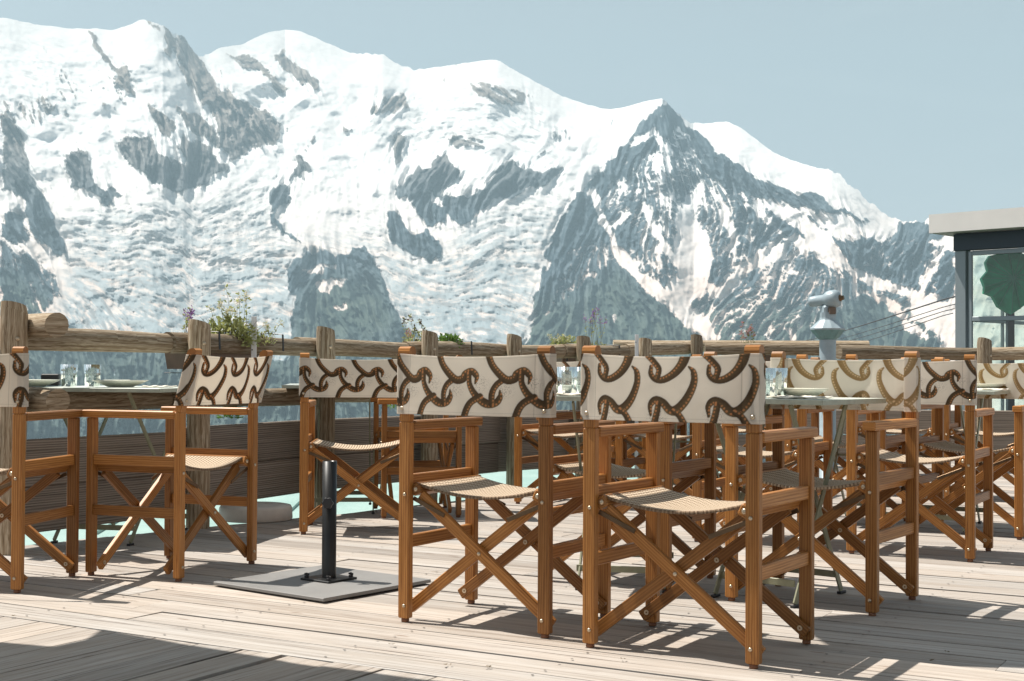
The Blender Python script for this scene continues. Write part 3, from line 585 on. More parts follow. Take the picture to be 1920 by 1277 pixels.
def print_colors(X, Z, design):
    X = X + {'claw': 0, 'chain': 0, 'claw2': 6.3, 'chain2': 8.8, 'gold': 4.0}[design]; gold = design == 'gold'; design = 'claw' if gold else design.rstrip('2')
    """X, Z in cm"""
    col = np.ones(X.shape + (3,)) * np.array([.86, .80, .71]); r = np.random.RandomState(3)
    st = np.clip(fbm(X / .22, Z / .22, 2, 5) - .18, 0, 1)
    for pts, w0, w1, side in strokes(design):
        c = cat_rom(pts); n = len(c); tt = np.linspace(0, 1, n)
        hw = (w0 + (w1 - w0) * tt) * 1.2
        if n > 100: hw = np.interp(tt, [0, .12, .5, .85, 1], [w0, max(w0, .95), 1.42, 1.05, w1])
        best = np.full(X.shape, 9.); dn = np.zeros(X.shape); arc = np.concatenate([[0], np.cumsum(np.hypot(*(c[1:] - c[:-1]).T))]); ar = np.zeros(X.shape); sd = np.zeros(X.shape)
        m = (X > c[:, 0].min() - 5) & (X < c[:, 0].max() + 5)
        if not m.any(): continue
        xm, zm = X[m], Z[m]; d2 = (xm[:, None] - c[None, :, 0]) ** 2 + (zm[:, None] - c[None, :, 1]) ** 2; j = d2.argmin(1); d = np.sqrt(d2[np.arange(len(j)), j])
        tg = np.gradient(c, axis=0); tg /= np.linalg.norm(tg, axis=1)[:, None] + 1e-9
        s_ = (tg[j, 0] * (zm - c[j, 1]) - tg[j, 1] * (xm - c[j, 0])); q = d - hw[j]
        cm = col[m]; dark = np.array([.095, .055, .022]) * (1 + .5 * fbm(xm / .8, zm / .8, 2, 9))[:, None]; edge = np.array([.22, .145, .06])
        if gold: dark = np.array([.40, .26, .115]) * (1 + .3 * fbm(xm / .8, zm / .8, 2, 9))[:, None]; edge = np.array([.52, .38, .20])  # paler golden copy of the print, for some backs facing the viewer
        body = dark * (1 - np.clip(s_ * side / hw[j] * .5 + .3, 0, 1)[:, None]) + edge * np.clip(s_ * side / hw[j] * .5 + .3, 0, 1)[:, None]
        k = np.clip(.5 - q / .12, 0, 1)[:, None]; cm = cm * (1 - k) + body * k
        off = s_ * side - hw[j] * .45; a = arc[j] / 1.05; fr = (a - np.round(a)) * 1.05; bd = np.hypot(fr, off); kb = (np.clip(.5 - (bd - .30) / .1, 0, 1) * (hw[j] > .5) * (q < 0))[:, None]
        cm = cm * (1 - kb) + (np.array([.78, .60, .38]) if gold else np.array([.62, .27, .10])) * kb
        # stippled smudge near the thin end
        e = c[-1]; ds = np.hypot((xm - e[0] - 1.7) * .8, zm - e[1] + .1); ks = (np.clip(1.25 - ds / 2.6, 0, 1) * (st[m] > .0) * (q > .1) * (1 if w1 < .5 else 0) * .85)[:, None]
        cm = cm * (1 - ks) + np.array([.25, .22, .19]) * ks
        col[m] = cm
    return col
def make_backrest(design, parent, LEAN=0.0):
    # outline of the sleeve seen from above, from one post to the other
    hx, hy = .0235, .0175; yb = -PD
    def path(u):   # u in metres along the cloth, 0 in the middle
        a = abs(u); sg = 1 if u >= 0 else -1; xi = PW - hx
        if a <= PW + hx: return (u, yb - hy - .016 * max(0, 1 - (a / xi) ** 2))
        a -= PW + hx
        if a <= 2 * hy: return (sg * (PW + hx), yb - hy + a)
        a -= 2 * hy; return (sg * (PW + hx - a), yb + hy)
    umax = PW + hx + 2 * hy + 2 * hx; nu = 380; nz_ = 104; us = np.linspace(-umax, umax, nu); zs = np.linspace(.665, .858, nz_)
    vs = []; XX = np.zeros((nz_, nu)); ZZ = np.zeros((nz_, nu))
    for j, z in enumerate(zs):
        f = (z - .665) / .193
        for i, u in enumerate(us):
            x, y = path(u); c = max(0, 1 - (u / PW) ** 2)
            dz = -.011 * c * f ** 2 + .001 * c; dy = -.018 * (1 - f) * c ** .5 - .004 * math.sin(f * 3.1 + u * 9) * c + .0012 * math.sin(u * 60 + f * 4) * c
            vs.append((x, y + dy - LEAN * (z - .645), z + dz)); XX[j, i] = (u + .285) * 100; ZZ[j, i] = f * 19.5
    col = print_colors(XX, ZZ, design)
    st = (np.abs(np.abs(us) - (PW - .028)) < .0012)[None, :, None] * np.ones((nz_, 1, 1)); hem = (np.abs(ZZ - .9) < .1)[..., None] | (np.abs(ZZ - 18.7) < .1)[..., None]
    col = col * (1 - .3 * st) * (1 - .18 * hem)
    fs = [(j * nu + i, j * nu + i + 1, (j + 1) * nu + i + 1, (j + 1) * nu + i) for j in range(nz_ - 1) for i in range(nu - 1)]
    me = bpy.data.meshes.new('backrest'); me.from_pydata(vs, [], fs); me.polygons.foreach_set('use_smooth', [True] * len(fs))
    uvl = me.uv_layers.new(name='UVMap'); li = np.zeros(len(me.loops), np.int32); me.loops.foreach_get('vertex_index', li)
    uv = np.stack([XX.ravel()[li] * .01, ZZ.ravel()[li] * .01], -1); uvl.data.foreach_set('uv', uv.ravel())
    a = me.color_attributes.new('print', 'FLOAT_COLOR', 'POINT'); a.data.foreach_set('color', np.concatenate([col.reshape(-1, 3), np.ones((nu * nz_, 1))], 1).astype(np.float32).ravel())
    me.materials.append(M['print']); o = bpy.data.objects.new('backrest', me); C.objects.link(o); o.parent = parent
    sm = o.modifiers.new('cloth', 'SOLIDIFY'); sm.thickness = .0022; sm.offset = 1
    return o
def dome(mb, c, n, r=.0065):
    return mb.lathe([(r, -.001), (r, .001), (r * .75, .0035), (r * .35, .005), (.0001, .0052)], c, 10, True, n)
PROTO = {}
def make_chair(design, LEAN=0.0):
    root = empty('director_chair', (0, 0, 0))
    if PROTO and not LEAN:
        src = next(iter(PROTO.values()))
        for ch in list(src.children):
            if not ch.name.startswith('backrest'): copy_tree(ch, root)
    else:
        for sy in (-1, 1):
            for sx in (-1, 1):
                x, y = sx * PW, sy * PD; top = .868 if sy < 0 else .612
                b = MB().bar((x, y, .012), (x, y, .640 if sy < 0 else top), .040, .028, up=(0, 1, 0), ch=.003)
                if sy < 0: b.bar((x, y - LEAN * -.004, .6405), (x, y - LEAN * .220, .860), .0395, .0275, up=(0, 1, 0), ch=.003)
                if sy < 0:   # rounded post head above the cloth
                    prof = [(-.0175, .853), (-.019, .866), (-.016, .876), (-.006, .8815), (.008, .8815), (.017, .874), (.019, .866), (.0175, .853)]; vs = []
                    for e in (-.022, .022): vs += [(x + e, y + p[0] - LEAN * (p[1] - .645), p[1]) for p in prof]
                    n = len(prof); b.add(vs, [tuple(range(n)), tuple(range(2 * n - 1, n - 1, -1))] + [(i, n + i, n + (i + 1) % n, (i + 1) % n) for i in range(n)],
                          [[(i * .01, .3) for i in range(n)]] * 2 + [[(0, i * .02), (.05, i * .02), (.05, i * .02 + .02), (0, i * .02 + .02)] for i in range(n)])
                lg = b.build('leg', M['teak'], root)
                MB().lathe([(.012, 0), (.013, .003), (.012, .013), (.0001, .013)], (x, y, 0), 12).build('foot', M['foot'], lg)
                for z in (.052, .408): dome(MB(), (x - sx * .004, y + sy * .0145, z), (0, sy, 0)).build('bolt', M['brass'], lg)
        for sx in (-1, 1):
            MB().bar((sx * PW, -PD + .0145, .628), (sx * PW, PD + .036, .628), .046, .030, ch=.004).build('armrest', M['teak'], root)
            for z in (.450, .255): MB().bar((sx * (PW + .002), -PD + .0142, z), (sx * (PW + .002), PD - .0142, z), .021, .040).build('side_rail', M['teak'], root)
            sr = MB().bar((sx * .224, -PD + .006, .424), (sx * .224, PD - .002, .424), .034, .036, up=(sx * .5, 0, 1), ch=.004).build('seat_rail', M['teak'], root)
            dome(MB(), (sx * .224, -PD + .006, .424), (0, -1, 0), .009).build('bolt', M['brass'], sr); dome(MB(), (sx * .224, PD - .002, .424), (0, 1, 0), .009).build('bolt', M['brass'], sr)
        for sy in (-1, 1):
            for k, sx in enumerate((-1, 1)):
                y = sy * (PD - .027 - .0205 * (1 - k)); p0 = Vector((sx * (PW + .012), y, .036)); p1 = Vector((-sx * .214, y, .404)); 
                cb = MB().bar(p0, p1, .019, .036, up=(0, 0, 1)).build('cross_bar', M['teak'], root)
                m = p0.lerp(p1, .535); e = p0.lerp(p1, .04)
                if k == 1: dome(MB(), (m.x, y + sy * .010, m.z), (0, sy, 0), .007).build('bolt', M['brass'], cb)
                for q in (e, m): MB().lathe([(.003, .0), (.003, .0012), (.008, .0012), (.008, -.001)], (q.x, y - sy * .0105, q.z), 12, False, (0, -sy, 0)).build('washer', M['brass'], cb)
            for sx in (-1, 1):
                y = sy * (PD - .0105); MB().bar((sx * (PW - .022), y, .395), (sx * .115, y, .345), .0035, .014, up=(0, 0, 1), ch=.001).build('brace', M['bronze'], root)
        # sagging woven seat
        vs = []; nu, nv = 36, 14; uvs = {}
        for j in range(nv):
            y = -PD + .022 + (2 * PD - .04) * j / (nv - 1); e = .006 * math.sin(j / (nv - 1) * math.pi)
            for i in range(nu):
                x = -.233 + .466 * i / (nu - 1); q = 1 - (x / .233) ** 2; vs.append((x, y, (.448) - .037 * q - e * q - (.012 if i in (0, nu - 1) else 0)))
        fs = [(j * nu + i, j * nu + i + 1, (j + 1) * nu + i + 1, (j + 1) * nu + i) for j in range(nv - 1) for i in range(nu - 1)]
        mb = MB().add(vs, fs, [[(vs[k][0], vs[k][1]) for k in f] for f in fs], True)
        st = mb.build('seat', M['jute'], root); sm = st.modifiers.new('weave', 'SOLIDIFY'); sm.thickness = .009; sm.offset = -1
    bk = make_backrest(design, root, LEAN)
    for sx in (-1, 1): bm = MB(); dome(bm, (sx * (PW + .004), -PD - .0205 - LEAN * .04, .684), (0, -1, -LEAN), .007).build('rivet', M['brass'], bk)
    if not LEAN: PROTO[design] = root
    return root
CH_LIST = [  # x, y, heading, print, label
 (.557, 4.091, 57.6, 'claw', 'wooden director chair nearest the viewer, seen from behind right of the middle'),
 (-.016, 4.497, 60.2, 'chain', 'wooden director chair in the front middle, printed back with a linked chain of dark tentacles'),
 (-1.352, 5.558, 158.5, 'claw', 'director chair turned sideways to the left table, in front of the yellow flowers'),
 (-1.984, 5.21, 80.1, 'claw2', 'director chair cut off by the left edge of the picture'),
 (-.768, 6.957, 93.6, 'chain2', 'director chair seen squarely from behind just behind the black parasol pole'),
 (1.102, 4.903, 235.6, 'gold', 'director chair facing the viewer across the near table, with golden tentacle print'),
 (1.833, 6.201, 60.7, 'chain', 'director chair with chain print seen from behind, right of the golden printed back'),
 (.453, 5.358, 238.5, 'claw', 'director chair facing the viewer mostly hidden behind the nearest chair back'),
 (-.533, 7.738, 190.7, 'claw', 'director chair seen side on behind the front middle chair, near the plank fence'),
 (1.20, 6.60, 60.7, 'claw2', 'director chair seen from behind through the legs of the near table'),
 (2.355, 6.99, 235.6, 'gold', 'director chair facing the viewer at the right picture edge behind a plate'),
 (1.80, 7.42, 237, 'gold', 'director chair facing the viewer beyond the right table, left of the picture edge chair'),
 (.95, 8.15, 62, 'chain', 'far director chair seen from behind, left of the telescope'),
 (.36, 8.35, 62, 'claw2', 'far director chair behind the gap between the two front chairs'),
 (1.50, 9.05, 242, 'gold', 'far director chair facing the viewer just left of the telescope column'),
 (.85, 9.35, 242, 'chain', 'far director chair facing the viewer close to the fence in the middle'),
 (2.55, 9.05, 62, 'claw', 'far director chair seen from behind to the right of the telescope'),
 (3.05, 8.75, 62, 'claw', 'farthest right director chair seen from behind near the log fence'),
 (2.75, 5.70, 60.7, 'claw', 'director chair just past the right picture edge at the right table'),
]
used = {}
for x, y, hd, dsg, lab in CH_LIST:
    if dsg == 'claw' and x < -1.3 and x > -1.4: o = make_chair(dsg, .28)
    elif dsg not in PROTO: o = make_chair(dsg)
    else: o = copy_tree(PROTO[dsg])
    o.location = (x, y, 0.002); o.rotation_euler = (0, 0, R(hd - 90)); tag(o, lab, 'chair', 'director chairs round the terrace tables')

# ------------------------------------------------------------------ folding tables and what stands on them
TH = .715
def make_table(cx, cy, ang, L, W_, label):
    root = empty('folding_table', (cx, cy, 0), R(ang), label, 'table', 'folding tables on the terrace')
    tp = MB().box((0, 0, TH - .006), (L, W_, .010), ch=.002).build('table_top', M['tabletop'], root)
    rb = MB()
    for s in (-1, 1):
        rb.bar((-L / 2, s * W_ / 2, TH - .010), (L / 2, s * W_ / 2, TH - .010), .004, .018, ch=.001); rb.bar((s * L / 2, -W_ / 2, TH - .010), (s * L / 2, W_ / 2, TH - .010), .004, .018, ch=.001)
    rb.build('table_rim', M['rim'], root)
    for k, sx in enumerate((-1, 1)):
        x = sx * (min(L / 2 - .06, max(L / 2 - .17, .16))); hw = W_ / 2 - .045
        for s in (-1, 1):
            xx = x + s * .012
            MB().bar((xx, s * hw * .95, TH - .02), (xx, -s * hw, .012), .007, .023, up=(0, 0, 1), ch=.001).build('leg', M['olive'], root)
            MB().bar((xx, -s * hw - .02, .006), (xx, -s * hw + .025, .006), .016, .01, ch=.002).build('foot', M['black'], root)
    for s in (-1, 1):
        MB().bar((-L / 2 + .15, s * (W_ / 2 - .085), .075), (L / 2 - .15, s * (W_ / 2 - .085), .075), .006, .024, ch=.001).build('stretcher', M['olive'], root)
    MB().bar((-L / 2 + .17, 0, TH * .5), (L / 2 - .17, 0, TH * .5), .012, .012, ch=.002).build('cross_rod', M['olive'], root)
    return root
a2 = math.radians(-33); ux, uy = math.cos(a2), math.sin(a2); vx, vy = -uy, ux
T2c = (1.04 - ux * .525 + vx * .35, 4.62 - uy * .525 + vy * .35)
def corner_table(kx, ky, ang, L, W_, right, label):
    a = R(ang); u = Vector((math.cos(a), math.sin(a))); v = Vector((-u.y, u.x)); c = Vector((kx, ky)) + u * (-L / 2 if right else L / 2) + v * W_ / 2
    return make_table(c.x, c.y, ang, L, W_, label)
corner_table(1.04, 4.63, -41, .60, .47, True, 'folding table whose bare corner shows right of the nearest chair back')
corner_table(.08, 5.10, -12, .62, .60, False, 'folding table with glasses between the two front chair backs')
make_table(-1.86, 6.62, -12, .72, .70, 'folding table at the left with two glasses and two plates')
make_table(-.96, 7.93, 5, .66, .60, 'folding table behind the squarely seen chair, its legs crossing in front of a fence post')
T3c = (T2c[0] + 1.27, T2c[1] + 2.1); make_table(T3c[0], T3c[1], -29, 1.05, .65, 'folding table at the right picture edge with a plate')
make_table(.92, 8.75, -28, 1.05, .65, 'far folding table near the middle of the fence')
# plate, glass, napkin
plp = MB().lathe([(.0001, .004), (.055, .004), (.058, .006), (.095, .017), (.128, .028), (.130, .0265), (.097, .0135), (.062, .001), (.058, 0), (.0001, 0)], (0, 0, 0), 40)
def place(mesh_o, loc, label, cat, group=None, rz=0):
    mesh_o.location = loc; mesh_o.rotation_euler = (0, 0, rz); return tag(mesh_o, label, cat, group)
plate0 = plp.build('plate', M['ceramic'])
def top_pt(px, py): x, y = gp(px, py, TH); return (x, y, TH + .0005)
spots = [((227, 0), 6.55, 'pale plate on the left table, right of the two glasses'), ((60, 0), 6.5, 'pale plate on the left table, left of the glasses'),
         ((1505, 0), 4.98, 'pale plate in front of the golden printed chair back'), ((1845, 0), 7.15, 'pale plate on the table at the right picture edge'), ((1066, 0), 5.45, 'pale plate showing between the two front chair backs')]
for i, ((px, _), d, lab) in enumerate(spots):
    o = plate0 if i == 0 else plate0.copy()
    if i: C.objects.link(o)
    p = at(px, d, z=TH); place(o, (p.x, p.y, TH + .001), lab, 'plate', 'plates on the tables')
    sc_ = [1, 1, .72, .85, .8][i]; o.scale = (sc_, sc_, 1.15)
gl = MB().lathe([(.0001, .006), (.031, .006), (.0335, .03), (.0365, .104), (.0385, .105), (.0372, .06), (.034, .002), (.0001, 0)], (0, 0, 0), 72, True, None, .02, 18)
glass0 = gl.build('drinking_glass', M['tumbler'])
gs = [((130, 6.55), 'ribbed drinking glass on the left table, left one of two'), ((174, 6.60), 'ribbed drinking glass on the left table, right one of two'),
      ((1064, 5.17), 'ribbed drinking glass between the front chair backs, left one'), ((1090, 5.25), 'ribbed drinking glass touching the nearest chair back'),
      ((1434, 4.86), 'ribbed drinking glass just right of the nearest chair back'), ((1456, 4.95), 'ribbed drinking glass beside the plate of the near table')]
for i, ((px, d), lab) in enumerate(gs):
    o = glass0 if i == 0 else glass0.copy()
    if i: C.objects.link(o)
    p = at(px, d, z=TH); place(o, (p.x, p.y, TH + .001), lab, 'glass', 'ribbed glasses on the tables', i)
def napkin(px, d, rz, lab, sx=.2, sy=.12):
    vs = []; n = 9
    for j in range(n):
        for i in range(n): vs.append((sx * (i / (n - 1) - .5), sy * (j / (n - 1) - .5), .006 + .003 * math.sin(i * 1.7 + j * .9)))
    fs = [(j * n + i, j * n + i + 1, (j + 1) * n + i + 1, (j + 1) * n + i) for j in range(n - 1) for i in range(n - 1)]
    o = MB().add(vs, fs, None, True).build('napkin', M['linen']); s_ = o.modifiers.new('cloth', 'SOLIDIFY'); s_.thickness = .004
    p = at(px, d, z=TH); place(o, (p.x, p.y, TH + .001), lab, 'napkin', 'folded napkins', R(rz))
napkin(1500, 4.82, -30, 'cream folded napkin below the plate on the near table'); napkin(1090, 5.13, -12, 'cream folded napkin showing left of the nearest chair back'); napkin(300, 6.5, -12, 'cream folded napkin at the right end of the left table', .12, .12)
napkin(1850, 6.98, -28, 'cream folded napkin on the right edge table')
p = at(96, 6.75, z=TH); tag(MB().box((p.x, p.y, TH + .03), (.085, .05, .058), .1, .004).build('napkin_holder', M['black']), 'small black box behind the left plate', 'holder')

# ------------------------------------------------------------------ parasol stand, round base
c = Vector((-.70, 5.17, 0)); root = empty('parasol_stand', c, R(-38), 'black metal parasol stand on a large square plate', 'parasol stand')
MB().box((0, 0, .014), (.58, .56, .012), ch=.002).build('ground_plate', M['plate_steel'], root)
MB().box((0, .03, .024), (.15, .15, .008), 0, .002).build('flange', M['iron'], root)
MB().lathe([(.027, .028), (.027, .463), (.0235, .463), (.0235, .1)], (0, .03, 0), 28).build('tube', M['iron'], root)
kn = MB(); qd = Matrix.Rotation(R(38), 3, 'Z') @ Vector((0, -1, 0)); cc = Vector((0, .03, .31)) + qd * .027
kn.lathe([(.007, 0), (.007, .014), (.019, .014), (.0205, .02), (.019, .027), (.0001, .028)], cc, 40, False, qd, .10, 6); kn.build('knob', M['black'], root)
wn = MB()
for sx in (-1, 1):
    for sy in (-1, 1): wn.lathe([(.009, .028), (.009, .036), (.004, .037), (.004, .046), (.0001, .047)], (sx * .058, .03 + sy * .058, 0), 6, False); wn.bar((sx * .058 - .012, .03 + sy * .058, .041), (sx * .058 + .012, .03 + sy * .058, .041), .003, .008)
wn.build('wing_nut', M['black'], root)
cx, cy = gp(479, 975); tag(MB().lathe([(.0001, .078), (.165, .078), (.185, .074), (.192, .062), (.195, .006), (.190, 0), (.0001, 0)], (cx, cy + .05, .001), 48).build('concrete_disc', M['concrete']), 'round white concrete parasol weight beside the fence', 'weight')

# ------------------------------------------------------------------ log fence
POSTS = [(25, 6.0, 1.10, .0590, 'thick squared timber post at the left picture edge'), (374, 7.0, 1.056, .0590, 'scooped timber post with flowers behind it, right behind the sideways chair'), (611, 8.1, 1.056, .0575, 'timber fence post left of the squarely seen chair top middle'),
         (806, 8.9, 1.056, .0560, 'timber fence post beside the bright green planting'), (965, 9.7, 1.056, .0560, 'timber fence post over the front middle chair back, with no plants beside it'), (1094, 10.2, 1.06, .0550, 'timber fence post with cream flowers both sides'),
         (1210, 10.8, 1.06, .0550, 'timber fence post right beside the short white stake'), (1306, 11.4, 1.105, .052, 'timber fence post standing alone right of the white stake'), (1846, 11.2, 1.08, .06, 'timber fence post in front of the glass building')]
PP = []
for px, d, h, r, lab in POSTS:
    x, y = (px - 960) / F * d, d; PP.append((x, y)); n = 14; vs = []; zz = [-.10, .3, .6, .8, h - .03, h]
    pts = [(x + rng.uniform(-.003, .003), y, z) for z in zz]; mb = MB(); ln = len(mb.v)
    mb.tube(pts, [r * 1.02, r, r, r * .99, r * .97, r * .9], 16, True, True, .012)
    for i, v in enumerate(mb.v):       # saddle cut at the head
        if v[2] > h - .05: mb.v[i] = (v[0], v[1], v[2] + (x - v[0]) * .22 - .25 * (v[1] - y) - .02)
    o = mb.build('fence_post', M['log']); tag(o, lab, 'post', 'timber posts of the terrace fence')
    b = MB(); dome(b, (x + r * .6, y - r * .82, .93), (.55, -.8, 0), .010); b.build('bolt', M['brass'], o)
def log(a, b, r, label, name='fence_rail', n=14, bend=.012):
    a, b = Vector(a), Vector(b); L = (b - a).length; m = max(3, int(L / .12)); ps = []
    ph = rng.random() * 6
    for i in range(m + 1):
        p = a.lerp(b, i / m); p.z += bend * math.sin(i / m * 3.1 + ph) * .5; ps.append(p)
    rs = [r * (1 + .05 * math.sin(i * .45 + ph)) for i in range(m + 1)]
    return tag(MB().tube(ps, rs, n, True, True, .02).build(name, M['log']), label, 'rail', 'log rails of the terrace fence')
def off(i, k):   # point just outside post i
    j0, j1 = max(i - 1, 0), min(i + 1, 7); dx, dy = PP[j1][0] - PP[j0][0], PP[j1][1] - PP[j0][1]; l = math.hypot(dx, dy); return (PP[i][0] - dy / l * k, PP[i][1] + dx / l * k)
RZ = [.93, .928, .928, .928, .932, .94, .95, .985]
names = ['between the squared left post and the scooped post', 'left of the squarely seen chair, planter brackets hooked over it', 'behind the squarely seen chair', 'beside the bright green planting', 'right of the plain middle post', 'behind the nearest chair back left half', 'beside the short white stake']
for i in range(7):
    a = off(i, .10); b = off(i + 1, .10); e = .13
    d = Vector((b[0] - a[0], b[1] - a[1], 0)); ext = d.normalized() * e
    log((a[0] - ext.x, a[1] - ext.y, RZ[i]), (b[0] + ext.x * .2, b[1] + ext.y * .2, RZ[i + 1]), .052, 'upper log rail ' + names[i])
    log((a[0] - ext.x, a[1] - ext.y, .655), (b[0] + ext.x * .2, b[1] + ext.y * .2, .645), .050, 'lower log rail ' + names[i])
    g = Vector((d.y, -d.x, 0)).normalized() * -.0
    for z, hh, nm in ((.378, .212, 'upper dark plank '), (.166, .200, 'lower dark plank ')):
        e2 = d.normalized() * .06; z2 = z + (.02 if i else 0)
        og = Vector((-d.y, d.x, 0)).normalized() * (.012 if z < .3 else 0); hh += .008 if z < .3 else 0
        o = MB().bar((a[0] - e2.x + og.x, a[1] - e2.y + og.y, z2), (b[0] - e2.x * 1.05 + og.x, b[1] - e2.y * 1.05 + og.y, z2), .035, hh, ch=.006).build('fence_plank', M['plank']); tag(o, nm + names[i], 'plank', 'dark planks below the fence rails')
# rails of the left return and of the right hand section
log((-3.6, 7.6, 1.0), at(106, 5.95, z=.985), .055, 'cut log end resting above the rail at the far left'); log((-3.6, 7.6, .66), at(110, 6.0, z=.665), .055, 'cut log end low behind the left table')
log(at(1322, 11.45, z=.985), at(1545, 11.4, z=.975), .052, 'log rail right of the lone post running to the telescope'); log(at(1150, 12.2, z=1.02), at(1628, 12.3, z=1.02), .05, 'thin farther log rail behind the telescope')
log(at(1572, 10.9, z=.945), at(1838, 11.35, z=.95), .055, 'pale log rail between telescope and glass building post'); log(at(1855, 11.35, z=.95), at(2100, 11.3, z=.955), .055, 'pale log rail running off right in front of the glass building')
for z, nm in ((.655, 'lower log rail under the pale rail of the right section'),): log(at(1572, 10.9, z=z), at(2100, 11.3, z=z), .05, nm)
for z in (.38, .17): tag(MB().bar(at(1330, 11.5, z=z), at(2100, 11.45, z=z), .035, .2, ch=.006).build('fence_plank', M['plank']), ('upper' if z > .3 else 'lower') + ' dark plank at the back of the right hand tables', 'plank', 'dark planks below the fence rails')
# white stakes with holes
for px, d, h, lab, b0 in ((476, 7.45, 1.085, 'tall white perforated stake in front of the yellow flowers', .0), (1194, 10.65, 1.075, 'short white stake beside a fence post', .0)):
    x, y = (px - 960) / F * d, d; o = MB().bar((x, y, b0), (x, y, h), .028, .012, up=(0, 1, 0), ch=.002).build('stake', M['white_metal']); tag(o, lab, 'stake', 'white stakes on the fence')
    b = MB(); 
    for k in range(7): b.lathe([(.004, 0), (.004, .001), (.0001, .001)], (x - .008, y - .0063, h - .06 - k * .12), 8, False, (0, -1, 0))
    b.build('hole', M['black'], o)

# ------------------------------------------------------------------ planters and plants
def leaves(mb, c, rad, n, size, flat=.7, squash=1.0, seed=0):
    r = random.Random(seed)
    for _ in range(n):
        while True:
            p = Vector((r.uniform(-1, 1), r.uniform(-1, 1), r.uniform(-.2, 1)))
            if p.length < 1: break
        q = Vector((c[0] + p.x * rad[0], c[1] + p.y * rad[1], c[2] + p.z * rad[2])); s = size * r.uniform(.6, 1.3)
        d = (Vector((r.uniform(-1, 1), r.uniform(-1, 1), r.uniform(-.3, 1))) + p * .8).normalized(); x = d.cross(Vector((r.uniform(-1, 1), r.uniform(-1, 1), r.uniform(-1, 1)))).normalized()
        y = d; t_ = x.cross(y) * s * .15
        mb.add([q, q + y * s * .5 + x * s * .28 + t_, q + y * s, q + y * s * .5 - x * s * .28 + t_], [(0, 1, 2, 3)])
def stem(mb, p, h, lean, r=.002, n=7, curve=.3, rr=None):
    rr = rr or rng; pts = []; d = Vector(lean)
    for i in range(n + 1):
        k = i / n; pts.append(Vector(p) + Vector((d.x * k + curve * d.x * k * k, d.y * k, h * k))); 
    mb.tube(pts, [r * (1 - .6 * i / n) for i in range(n + 1)], 5, False); return pts
def planter(pc, ang, L, label, z=.80):
    root = empty('flower_box', (pc[0], pc[1], z), ang, label, 'planter', 'flower boxes hung outside the rail')
    mb = MB(); w0, w1, h = .07, .09, .17
    mb.add([(-L / 2 + .02, -w0, 0), (L / 2 - .02, -w0, 0), (L / 2 - .02, w0, 0), (-L / 2 + .02, w0, 0), (-L / 2, -w1, h), (L / 2, -w1, h), (L / 2, w1, h), (-L / 2, w1, h)], [(3, 2, 1, 0), (0, 1, 5, 4), (1, 2, 6, 5), (2, 3, 7, 6), (3, 0, 4, 7)])
    mb.build('box', M['planter'], root)
    MB().add([(-L / 2 + .006, -w1 + .006, h - .02), (L / 2 - .006, -w1 + .006, h - .02), (L / 2 - .006, w1 - .006, h - .02), (-L / 2 + .006, w1 - .006, h - .02)], [(0, 1, 2, 3)]).build('soil', M['plank'], root)
    for sx in (-1, 1):
        b = MB(); x = sx * (L / 2 - .04); pts = [(x, .10, -.02), (x, -.10, -.02), (x, -.10, .17), (x, -.10, .20), (x, -.24, .19), (x, -.245, .10)]
        for i in range(len(pts) - 1): b.bar(pts[i], pts[i + 1], .014, .004, up=(0, 1, .3) if i in (1, 2, 4) else (0, 0, 1), ch=.001)
        b.build('bracket', M['iron'], root)
    return root
def dir_at(i):
    return math.atan2(PP[i + 1][1] - PP[i][1], PP[i + 1][0] - PP[i][0])
def outside(px, d, k=.0): return Vector(((px - 960) / F * d, d, 0))
pl = [(408, 7.40, dir_at(1), .66, 'brown flower box with yellow green planting behind the scooped post'), (800, 9.2, dir_at(3), .5, 'brown flower box behind the post with bright green planting'),
      (1085, 10.6, dir_at(5), .55, 'brown flower box with cream and violet flowers'), (1415, 11.75, 0, .5, 'brown flower box with rosy grasses')]
for px, d, a, L, lab in pl:
    p = outside(px, d); planter((p.x - .02, p.y + .02), a, L, lab)
def plant(px, d, label, fn, name='flowering_plant'):
    p = outside(px, d); root = empty(name, (p.x, p.y, .95), 0, label, 'plant', 'plants in the fence flower boxes'); fn(root); return root
def pbush(rad, n, size, leaf='leaf_y', flowers=None, stems=6, sh=.2, seed=0, fl='flower_w', fsz=.012):
    def fn(root):
        r = random.Random(seed); s = MB(); l = MB(); f = MB()
        for i in range(n // 14): stem(s, (r.uniform(-rad[0], rad[0]) * .5, r.uniform(-.05, .05), -.02), rad[2] * r.uniform(.5, 1.2), (r.uniform(-1, 1) * rad[0] * .6, r.uniform(-.04, .04), 0), .0015)
        leaves(l, (0, 0, 0), rad, n, size, seed=seed)
        for i in range(stems):
            h = sh * r.uniform(.55, 1.1); pts = stem(s, (r.uniform(-rad[0], rad[0]) * .6, r.uniform(-.05, .05), 0), h, (r.uniform(-.05, .05), r.uniform(-.03, .03), 0), .0016)
            for p in pts[3:]: leaves(l, p, (.012, .012, .01), 3, size * .8, seed=r.randint(0, 9999))
            leaves(f, pts[-1] - Vector((0, 0, .015)), (.010, .010, .032), 16, fsz, seed=r.randint(0, 9999)); leaves(f, pts[-2], (.014, .014, .02), 8, fsz, seed=r.randint(0, 9999))
        s.build('stem', M['stem'], root); l.build('leaf', M[leaf], root); f.build('flower', M[fl], root)
    return fn
plant(430, 7.45, 'airy yellow green plant with tall seed heads, largest on the fence', pbush((.16, .08, .13), 950, .026, 'leaf_y', stems=11, sh=.27, seed=3))
plant(500, 7.62, 'small cream flowered plant right of the tall white stake', pbush((.05, .05, .06), 90, .018, 'leaf_y', stems=4, sh=.10, seed=5))
